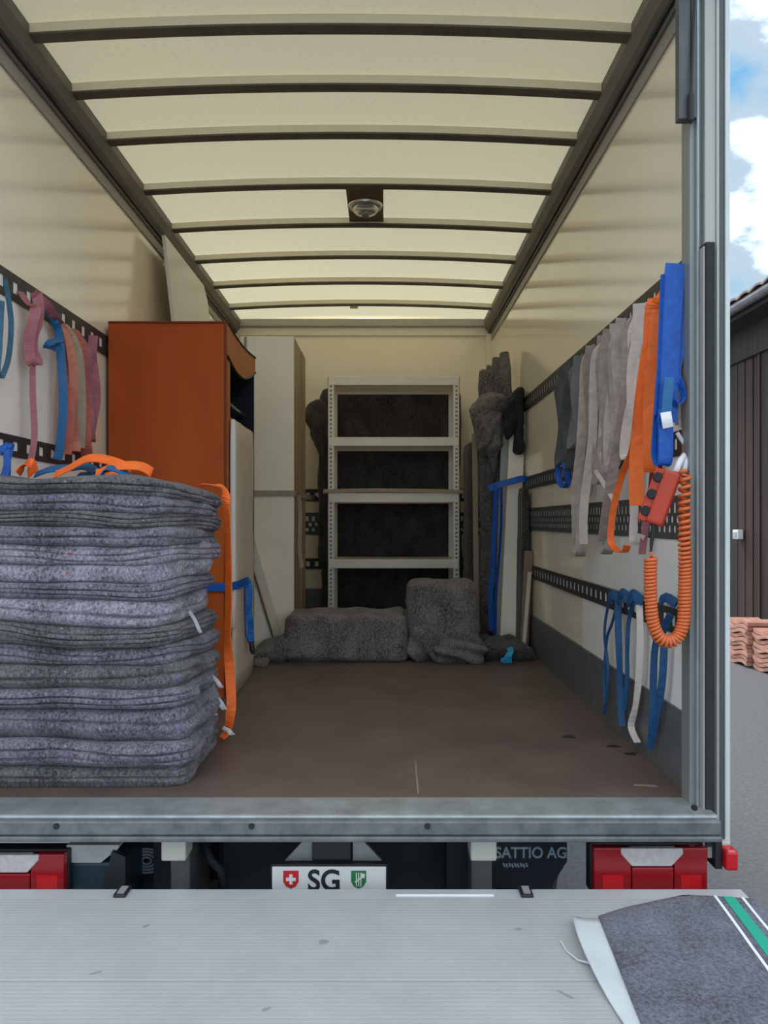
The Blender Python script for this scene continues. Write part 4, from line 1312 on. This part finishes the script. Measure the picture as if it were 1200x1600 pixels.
t = thing('wrapped_roll', (0.73, 5.1, 0), 'tall upright rolls wrapped in dark brown blankets', 'wrapped roll')
for (cx_, r_, zt_, yy) in ((0.662, 0.034, 1.77, 5.08), (0.700, 0.030, 1.80, 5.07), (0.745, 0.040, 1.855, 5.09), (0.803, 0.040, 1.895, 5.08)):
    obj('blanket_roll', MB().lump((cx_ - r_, yy - r_, 0.001), (cx_ + r_, yy + r_, zt_), r_ * 0.85, 20, lambda p, n, c=cx_: n * (0.010 * nz(p, 9, c * 30) + 0.008 * nz(p, 22, c * 9)) + Vector((0.008 * math.sin(p.z * 9 + c * 40), 0, 0.012 * nz(p, 14, c)))), M_FELT_B, t, smooth=True)


def crumple(amp, o, f=7):
    return lambda p, n: n * (amp * crease(p, f, o) - amp * 0.4 + amp * 0.3 * nz(p, f * 3, o)) + Vector((0.02 * nz(p, 5, o), 0.015 * nz(p, 6, o + 3), 0.03 * nz(p, 7, o)))


t = thing('draped_blanket', (0.68, 4.95, 1.2), 'crumpled brown grey blanket draped over the leaning boards', 'blanket')
obj('upper_fold', MB().lump((0.560, 4.86, 1.36), (0.80, 5.03, 1.60), 0.08, 34, lambda p, n: crumple(0.030, 2, 6)(p, n) + Vector((0, 0, 0.35 * (p.x - 0.70)))), M_FELT_B, t, smooth=True)
obj('lower_fold', MB().lump((0.600, 4.82, 1.20), (0.775, 4.98, 1.46), 0.07, 34, lambda p, n: crumple(0.028, 11, 7)(p, n) + Vector((0.10 * (p.z - 1.35), 0, 0))), M_FELT_B, t, smooth=True)
obj('hanging_corner', MB().lump((0.650, 4.80, 1.08), (0.755, 4.90, 1.32), 0.045, 28, lambda p, n: crumple(0.022, 17, 9)(p, n) + Vector((-(p.x - 0.70) * 1.6 * max(0, 1.25 - p.z) / 0.17 * 0.5, 0, 0))), M_FELT_B, t, smooth=True)
obj('dark_cloth', MB().lump((0.795, 4.64, 1.17), (0.856, 4.98, 1.575), 0.03, 28, lambda p, n: Vector((-abs(n.x) * 0.012 * crease(p, 8, 4), n.y * 0.03 * crease(p, 7, 4), n.z * 0.03 * nz(p, 9) + 0.25 * (p.y - 4.8) * -0.3))), mat('black_cloth', (0.012, 0.012, 0.016), 0.9, var=0.3, bump=0.2, bscale=40), t, smooth=True)
obj('dark_flap', MB().lump((0.730, 4.64, 1.31), (0.825, 4.78, 1.55), 0.045, 28, lambda p, n: crumple(0.018, 5, 8)(p, n) + Vector((0, 0, 0.8 * (p.x - 0.80)))), MATS['black_cloth'], t, smooth=True)


def plankobj(name, p, q, u, w, th, m, label, cat):
    return obj(name, MB().beam(p, q, u, w, th), m, label=label, cat=cat, bevel=0.003)


plankobj('white_board', (0.757, 4.70, 0.06), (0.832, 4.76, 1.46), (1, 0, 0), 0.095, 0.02, M_WHITE, 'long white board leaning upright, tied with a blue strap', 'board')
plankobj('white_board', (0.735, 4.80, 0.06), (0.785, 4.86, 1.36), (1, 0, 0), 0.085, 0.02, mat('board_grey', (0.42, 0.41, 0.37), 0.5), 'grey white board standing behind the long white board', 'board')
plankobj('wooden_slat', (0.604, 5.0, 0.004), (0.590, 5.0, 1.34), (1, 0, 0), 0.035, 0.02, mat('slat_tan', (0.30, 0.22, 0.15), 0.6, var=0.1), 'narrow tan wooden slat beside the metal shelf', 'slat')
plankobj('wooden_slat', (0.800, 4.40, 0.045), (0.838, 4.42, 0.48), (1, 0, 0), 0.022, 0.014, mat('slat_pale', (0.52, 0.44, 0.36), 0.6, var=0.1), 'short pale slat standing in front of the brown board', 'slat')
plankobj('brown_board', (0.815, 4.47, 0.03), (0.842, 4.47, 0.60), (1, 0, 0), 0.05, 0.012, M_BROWNBOARD, 'short brown board leaning at the strap wall', 'board')
t = thing('wrapped_panel', (0.64, 5.1, 0), 'dark panel wrapped in charcoal blanket beside the tan slat', 'wrapped panel')  # plain panel under a blanket wrap
obj('blanket_cover', MB().lump((0.555, 5.08, 0.001), (0.632, 5.42, 1.30), 0.03, 24, folds(0.012, 5, 0, 3)), M_FELT_K, t, smooth=True)
t = thing('wrapped_panel', (0.82, 4.6, 0), 'narrow panel wrapped in speckled dark blanket leaning on the strap wall', 'wrapped panel')
obj('blanket_cover', MB().lump((0.812, 4.50, 0.001), (0.856, 4.68, 0.97), 0.02, 24, lambda p, n: Vector((-0.03 * max(0, 0.8 - p.z) * 0.6, 0.012 * nz(p, 9, 2), 0.01 * nz(p, 12)))), M_FELT_K, t, smooth=True)
t = thing('lashing_strap', (0.72, 4.67, 0.1), 'dark blue strap tied round the leaning white boards', 'strap')
Yb = 4.655
obj('webbing', MB().ribbon([at(763, 764, Yb), at(778, 758, Yb), at(800, 752, Yb - 0.02), at(818, 748, Yb - 0.02), at(828, 752, Yb)], (0, 0.2, 1), 0.04, 0.004), M_S_BL, t)
obj('loose_end', MB().ribbon([at(775, 758, Yb), at(774, 800, Yb), at(771, 850, Yb), at(769, 900, Yb), at(766, 930, Yb), at(768, 985, Yb)], (1, 0.2, 0), 0.030, 0.004), M_S_BL, t)
obj('loose_end', MB().ribbon([at(783, 760, Yb), at(783, 820, Yb), at(779, 880, Yb), at(775, 930, Yb), at(774, 1000, Yb)], (0.8, 0.5, 0), 0.018, 0.004), M_S_BL, t)

# ================================================================== STRAPS ON THE STRAP WALL
XS = 0.815


def hang(name, px_pts, width, m, label, ang=35, X=XS, group=None, twist=14.0, from_track=True):
    sgn = 1 if X > 0 else -1
    pts = [onx(px, py, X) for px, py in px_pts]
    seed = px_pts[0][0] * 0.37 + px_pts[0][1] * 0.11
    n = len(pts)
    ws = []
    for i in range(n):
        k = min(i, n - 1 - i) if len(px_pts) > 9 else i
        a_ = math.radians(ang + twist * math.sin(i * 1.9 + seed))
        if i == 0:
            a_ = math.radians(75)
        ws.append((sgn * math.cos(a_), -math.sin(a_), 0))
        pts[i] = pts[i] + Vector((0.010 * math.sin(i * 1.3 + seed), 0.006 * math.sin(i * 2.1 + seed), 0)) * min(1, k)
    if from_track:
        p0 = pts[0]
        pts[0] = Vector((sgn * (abs(XR if sgn > 0 else XL) - 0.016), p0.y, p0.z + 0.004))
        pts.insert(1, Vector((p0.x + sgn * 0.012, p0.y, p0.z - 0.035)))
        ws.insert(1, ws[0])
    return strap(name, pts, ws, width, m, label, group)


def loop(px, top, bot, gap, lean=0, k=5):
    """down-and-back-up loop in photo measurements"""
    dn_ = [(px + lean * i / k, top + (bot - top) * i / k) for i in range(k)]
    up_ = [(px + gap + lean * i / k, top + (bot - top) * i / k) for i in range(k)][::-1]
    return dn_ + [(px + gap * 0.1 + lean, bot - 6), (px + gap * 0.5 + lean, bot), (px + gap * 0.9 + lean, bot - 6)] + up_


M_S_GR2 = mat('strap_grey_rose', (0.34, 0.265, 0.23), 0.75, var=0.2, vscale=30)
M_S_GR3 = mat('strap_pale_greige', (0.54, 0.45, 0.385), 0.75, var=0.15, vscale=30)
M_S_DR = mat('strap_dark_red', (0.24, 0.025, 0.025), 0.7, var=0.2, vscale=30)
H = 'hanging_strap'
hang(H, loop(876, 574, 726, 7), 0.045, M_S_DG, 'dark grey strap loop at the far end of the strap row', 20)
hang(H, loop(890, 562, 735, 8, -3), 0.045, M_S_DG, 'dark grey strap loop beside the pale greige straps', 5)
hang(H, loop(899, 556, 700, 5, -3), 0.04, mat('strap_mid_grey', (0.16, 0.155, 0.15), 0.75, var=0.2), 'mid grey strap between dark grey and greige straps', 25, X=0.80)
hang(H, [(873, 690), (874, 725), (876, 750), (880, 762), (884, 750), (883, 722)], 0.026, M_S_BL, 'short blue strap end dangling below the dark grey loops', 10, from_track=False)
hang(H, [(909, 546), (909, 620), (907, 700), (905, 760), (903, 810), (899, 850), (901, 866), (908, 868), (911, 850), (909, 800)], 0.040, M_S_GR, 'greige strap with the lowest hanging loop of the row', 15, X=0.80)
hang(H, loop(917, 540, 775, 6, -3), 0.038, M_S_GR2, 'grey rose strap right after the longest greige strap', 10, X=0.83)
hang(H, [(926, 532), (927, 600), (922, 680), (917, 740), (916, 800), (915, 850)], 0.034, M_S_GR3, 'pale greige strap with a straight loose end over the perforated strip', 25, X=0.79)
hang(H, loop(934, 524, 738, 7, -5), 0.040, M_S_GR, 'greige strap loop, short, between pale and rose ones', 5, X=0.83)
hang(H, loop(944, 514, 756, 6, -8), 0.036, M_S_GR2, 'grey rose strap loop ending in a tangle', 30, X=0.80)
hang(H, loop(954, 505, 742, 7, -8), 0.040, M_S_GR3, 'pale greige strap loop in the middle of the row', 12, X=0.82)
hang(H, loop(965, 497, 728, 6, -9), 0.036, M_S_GR, 'greige strap loop beside the strap with small open loop', 25, X=0.80)
hang(H, [(975, 488), (976, 560), (973, 620), (966, 700), (957, 770), (944, 820), (938, 850), (944, 865), (953, 860), (954, 845)], 0.034, M_S_GR2, 'grey rose strap ending in a small open loop', 15, X=0.79, twist=25)
hang(H, [(930, 735), (940, 745), (952, 770), (958, 790)], 0.016, M_S_GR3, 'thin pale strap end crossing the tangled strap ends', 30, X=0.78, from_track=False)
hang(H, [(984, 481), (985, 560), (982, 640), (977, 700)], 0.026, M_S_DG, 'narrow dark strap between the greige and white straps', 20)
hang(H, loop(993, 474, 716, 5, -12), 0.036, M_S_WH, 'off white strap hanging beside the orange straps', 15)
hang(H, [(1000, 560), (996, 650), (988, 740), (986, 790), (990, 838), (999, 850), (1003, 835)], 0.026, M_S_WH, 'off white strap end hanging low behind the orange loop', 20, from_track=False)
hang(H, [(1020, 447), (1017, 490), (1010, 560), (1004, 640), (1001, 720), (997, 790)], 0.044, M_S_OR, 'wide orange strap hanging straight down in front', 12, X=0.785)
hang(H, [(1029, 438), (1028, 490), (1026, 560), (1021, 640), (1014, 715), (1010, 738)], 0.044, M_S_OR, 'second orange strap next to the blue bundle', 25, X=0.805)
hang(H, [(1008, 540), (998, 620), (984, 700), (970, 740), (964, 790), (958, 842), (962, 860), (972, 862), (979, 852)], 0.022, M_S_OR, 'narrow orange strap ending in a low open loop', 15, X=0.775, from_track=False)
hang(H, [(1035, 432), (1032, 520), (1027, 620), (1022, 720), (1012, 790), (1008, 815)], 0.036, M_S_DR, 'dark red strap behind the remote control', 10, X=0.83)
hang(H, [(1012, 790), (1010, 830), (1008, 866)], 0.022, M_S_PK, 'pale pink strap end below the remote control', 10, X=0.83, from_track=False)
# big blue bundle near the post
YB = 2.145
t = thing('blue_strap_bundle', at(1048, 725, YB), 'thick bright blue strap bundle hanging next to the corner post', 'strap')
obj('broad_loop', MB().ribbon([at(1056, 412, YB), at(1052, 450, YB), at(1047, 520, YB), at(1044, 600, YB), at(1042, 660, YB)], (1, -0.2, 0), 0.055, 0.006), M_S_BL, t)
obj('broad_loop', MB().ribbon([at(1046, 430, YB + 0.03), at(1042, 520, YB + 0.03), at(1036, 600, YB + 0.02), at(1031, 670, YB + 0.01), at(1029, 705, YB), at(1032, 722, YB - 0.01), at(1038, 724, YB - 0.02), at(1040, 700, YB - 0.025), at(1040, 640, YB - 0.025)], (1, 0.25, 0), 0.044, 0.006), M_S_BL, t)
obj('narrow_loop', MB().ribbon([at(1066, 425, YB), at(1069, 500, YB), at(1066, 540, YB), at(1058, 580, YB), at(1064, 600, YB - 0.02), at(1068, 620, YB - 0.02), at(1060, 632, YB - 0.02), at(1052, 626, YB - 0.01)], [(1, -0.3, 0)] * 4 + [(0.3, -1, 0.2)] * 4, 0.020, 0.004), M_S_BL, t)
obj('narrow_loop', MB().ribbon([at(1036, 430, YB), at(1033, 500, YB), at(1030, 580, YB), at(1026, 650, YB)], (0.8, 0.5, 0), 0.016, 0.004), M_S_BL, t)
obj('loose_end', MB().ribbon([at(1046, 590, YB - 0.03), at(1043, 620, YB - 0.035), at(1041, 652, YB - 0.035)], (1, -0.2, 0), 0.026, 0.004), M_S_LB, t)
obj('care_tag', MB().ribbon([at(1040, 644, YB - 0.04), at(1042, 656, YB - 0.045), at(1044, 668, YB - 0.04)], (1, -0.2, 0.2), 0.028, 0.002), M_TAG, t, label='white fabric care tag')
t = thing('pink_rag', at(1066, 680, 2.16), 'pale pink webbing bundle behind the blue straps', 'strap')
obj('webbing', MB().ribbon([at(1066, 480, 2.17), at(1067, 560, 2.17), at(1066, 620, 2.17), at(1068, 668, 2.17)], (1, 0.2, 0), 0.030, 0.006), M_S_WH, t)
obj('webbing', MB().ribbon([at(1060, 560, 2.18), at(1058, 640, 2.18), at(1060, 664, 2.18)], (1, 0.2, 0), 0.018, 0.006), mat('strap_pale_pink', (0.52, 0.36, 0.35), 0.75), t)
obj('buckle', MB().tube([at(1058, 676, 2.15), at(1064, 686, 2.15), at(1070, 694, 2.15)], 0.006, 8), M_TAG, t)

# remote control on its hook
t = thing('remote_control', at(1035, 780, 2.09), 'red hand control with three black buttons and black cable sleeve', 'remote control')
pa, pb = at(1052, 738, 2.09), at(1022, 820, 2.09)
ux = Vector((0.9, -0.45, 0.25)).normalized()
d_ = (pb - pa).normalized()
ux = (ux - d_ * ux.dot(d_)).normalized()
nn_ = d_.cross(ux)
obj('body', MB().beam(pa, pb, ux, 0.044, 0.036), M_RED, t, bevel=0.008)
obj('guard_plate', MB().beam(pa - ux * 0.034, pb - ux * 0.034, ux, 0.026, 0.020), M_RED, t, bevel=0.004)
for f in (0.16, 0.48, 0.80):
    c = pa.lerp(pb, f) - ux * 0.036 - Vector((0, 0.006, 0))
    obj('button', MB().lathe([(0.0, -0.016), (0.011, -0.016), (0.0135, -0.011), (0.0135, 0.010), (0.0, 0.010)], c, (0.35, 1, 0.1), 14), M_BLACK, t, smooth=False)
obj('cable_sleeve', MB().tube([pb, at(1020, 832, 2.09), at(1018, 850, 2.09), at(1017, 864, 2.09)], [0.008, 0.007, 0.005, 0.003], 8), M_BLACK, t)
obj('hook', MB().tube([at(1056, 738, 2.10), at(1062, 722, 2.11), at(1068, 712, 2.12), at(1072, 722, 2.12), at(1068, 738, 2.11)], 0.009, 8), M_TAG, t, smooth=True, label='white plastic hook')
# coiled cable
t = thing('coiled_cable', at(1045, 1010, 2.09), 'orange coiled cable looping down from the red hand control', 'cable')
keys = [(1017, 872), (1016, 900), (1017, 940), (1020, 972), (1030, 996), (1045, 1003), (1060, 994), (1068, 968), (1070, 920), (1070, 860), (1069, 800), (1070, 760), (1070, 735)]
P = [at(x, y, 2.085) for x, y in keys]
line = []
for i in range(len(P) - 1):
    p0, p1, p2, p3 = P[max(i - 1, 0)], P[i], P[i + 1], P[min(i + 2, len(P) - 1)]
    for k in range(24):
        s = k / 24
        line.append(0.5 * ((2 * p1) + (p2 - p0) * s + (2 * p0 - 5 * p1 + 4 * p2 - p3) * s * s + (3 * p1 - p0 - 3 * p2 + p3) * s ** 3))
line.append(P[-1])
hel = []; phi = 0.0; dist = 0.0
total = sum((line[i + 1] - line[i]).length for i in range(len(line) - 1))
for i in range(len(line) - 1):
    d_ = line[i + 1] - line[i]
    L = d_.length; d_.normalize()
    u_ = Vector((0, 1, 0)); w_ = d_.cross(u_)
    fr_ = dist / total
    pitch = 0.0098 if fr_ < 0.62 else 0.0098 + (fr_ - 0.62) * 0.035
    steps = max(2, int(L / pitch * 11))
    for k in range(steps):
        phi += 2 * math.pi * (L / steps) / pitch
        q = line[i] + d_ * (L * k / steps)
        hel.append(q + (u_ * math.cos(phi) + w_ * math.sin(phi)) * 0.0135)
    dist += L
obj('coil', MB().tube(hel, 0.0052, 6), M_COIL, t, smooth=True)
obj('lead', MB().tube([at(1017, 862, 2.088), at(1018, 868, 2.087), hel[0]], 0.003, 6), M_COIL, t)

# straps knotted on the low track
XT = 0.835
G2 = 'blue straps knotted on the low track'
def knot(px, py, m):
    mb = MB()
    c_ = onx(px, py, XT)
    for k in range(4):
        a_ = random.uniform(-0.6, 0.6)
        off = Vector((0, random.uniform(-0.02, 0.02), random.uniform(-0.015, 0.015)))
        mb.ribbon([c_ + off + Vector((0.004, -0.05, 0.01 * a_)), c_ + off + Vector((-0.014, -0.015, 0.015)), c_ + off + Vector((-0.016, 0.02, -0.005)), c_ + off + Vector((0.004, 0.06, 0.012 * a_))], (0.1, 0.3, 1), 0.022, 0.004, 3)
    return mb


def knotted(px, pys, ends, m, label, width=0.03):
    p_ = onx(px, pys, XT)
    t_ = thing('knotted_strap', (p_.x, p_.y, 0.05), label, 'strap')
    obj('knot', knot(px, pys, m), m, t_)
    for e_ in ends:
        obj('loose_end', MB().ribbon([onx(x, y, XT) for x, y in e_], [(0.7, -0.7, 0), (0.9, -0.4, 0), (0.5, -0.8, 0)] + [(0.8, -0.6, 0)] * (len(e_) - 3), width, 0.004), m, t_)


knotted(962, 932, [[(952, 938), (946, 970), (945, 1000), (950, 1040), (949, 1080), (944, 1115)], [(966, 940), (956, 975), (948, 1000), (944, 1060), (946, 1100)]], M_S_LOW, 'blue strap with thin crossing ends knotted on the low track', 0.010)
knotted(976, 936, [[(966, 940), (966, 980), (968, 1040), (970, 1095), (973, 1135)]], M_S_LOW, 'wide blue strap hanging straight from the low track', 0.024)
knotted(992, 938, [[(988, 945), (982, 975), (980, 1020), (980, 1055), (976, 1110)]], M_S_LOW, 'blue strap beside the white strap on the low track', 0.014)
t_ = thing('hanging_strap', onx(998, 1150, XT), 'white strap hanging to the floor among blue straps', 'strap')
obj('webbing', MB().ribbon([onx(999, 945, XT), onx(1001, 1000, XT), onx(998, 1060, XT), onx(993, 1105, XT), onx(986, 1135, XT), onx(996, 1160, XT)], [(0.8, -0.6, 0)] * 3 + [(0.4, -0.9, 0)] + [(0.9, -0.2, 0)] * 2, 0.022, 0.004), M_S_WH, t_)
knotted(1042, 946, [[(1048, 960), (1036, 985), (1024, 1010), (1021, 1060), (1020, 1120), (1016, 1170)], [(1038, 1000), (1035, 1060), (1028, 1110), (1021, 1150)]], M_S_LOW, 'blue strap knotted on the low track closest to the corner post', 0.022)

# ================================================================== STRAPS ABOVE THE BLANKET STACK
XLS = -1.165
hang('hanging_strap', [(8, 436), (12, 500), (16, 555), (10, 582), (2, 590), (-6, 580), (-6, 540), (4, 470)], 0.016, mat('strap_steel_blue', (0.03, 0.10, 0.16), 0.7, var=0.3, vscale=30), 'faded blue strap loop on the upper track farthest from the wardrobe', 30, from_track=False, X=XLS)
hang('hanging_strap', loop(50, 458, 570, 7, -2), 0.035, M_S_PK, 'faded pink strap folded short on the upper track', 25, X=XLS)
hang('hanging_strap', [(51, 560), (50, 620), (49, 680), (47, 722)], 0.020, M_S_PK, 'thin pink strap end hanging across the lower track', 30, from_track=False, X=XLS)
hang('hanging_strap', [(53, 458), (70, 476), (88, 496), (98, 506)], 0.03, M_S_PK, 'pink strap stretched along the upper track to the blue one', 80, from_track=False, X=XLS)
hang('hanging_strap', [(88, 484), (95, 520), (94, 580), (95, 640), (93, 700), (92, 718)], 0.030, M_S_LB, 'light blue strap hanging straight with a knot', 20, X=XLS)
hang('hanging_strap', [(96, 535), (86, 532), (77, 536), (76, 543), (86, 544), (95, 540)], 0.022, M_S_LB, 'blue bow knot on the light blue strap', 60, from_track=False, X=XLS + 0.015)
hang('hanging_strap', [(104, 498), (106, 560), (103, 640), (102, 710)], 0.045, M_S_RD, 'faded red strap next to the light blue one', 20, X=XLS)
hang('hanging_strap', [(108, 505), (113, 580), (117, 640), (121, 690), (118, 705)], 0.032, mat('strap_salmon', (0.52, 0.18, 0.12), 0.7, var=0.15), 'salmon strap slanting between the red straps', 20, X=XLS + 0.02)
hang('hanging_strap', [(118, 508), (122, 560), (124, 640), (126, 700)], 0.030, M_S_BE, 'beige brown strap among the faded red straps', 20, X=XLS)
hang('hanging_strap', [(128, 516), (131, 580), (131, 640), (130, 690), (134, 712)], 0.045, M_S_RD, 'faded red strap hanging between beige and pink straps', 20, X=XLS - 0.01)
hang('hanging_strap', loop(138, 524, 690, 8, 0), 0.036, M_S_PK, 'pink strap loop on the upper track closest to the wardrobe', 20, X=XLS)
hang('hanging_strap', [(2, 686), (12, 694), (15, 715), (15, 745)], 0.02, M_S_BL, 'dark blue strap end on the lower track behind the stack', 40, X=XLS)
hang('hanging_strap', [(-4, 690), (4, 700), (6, 725), (6, 745)], 0.02, M_S_BL, 'dark blue strap beside the stack end, on the lower track', 40, X=XLS)
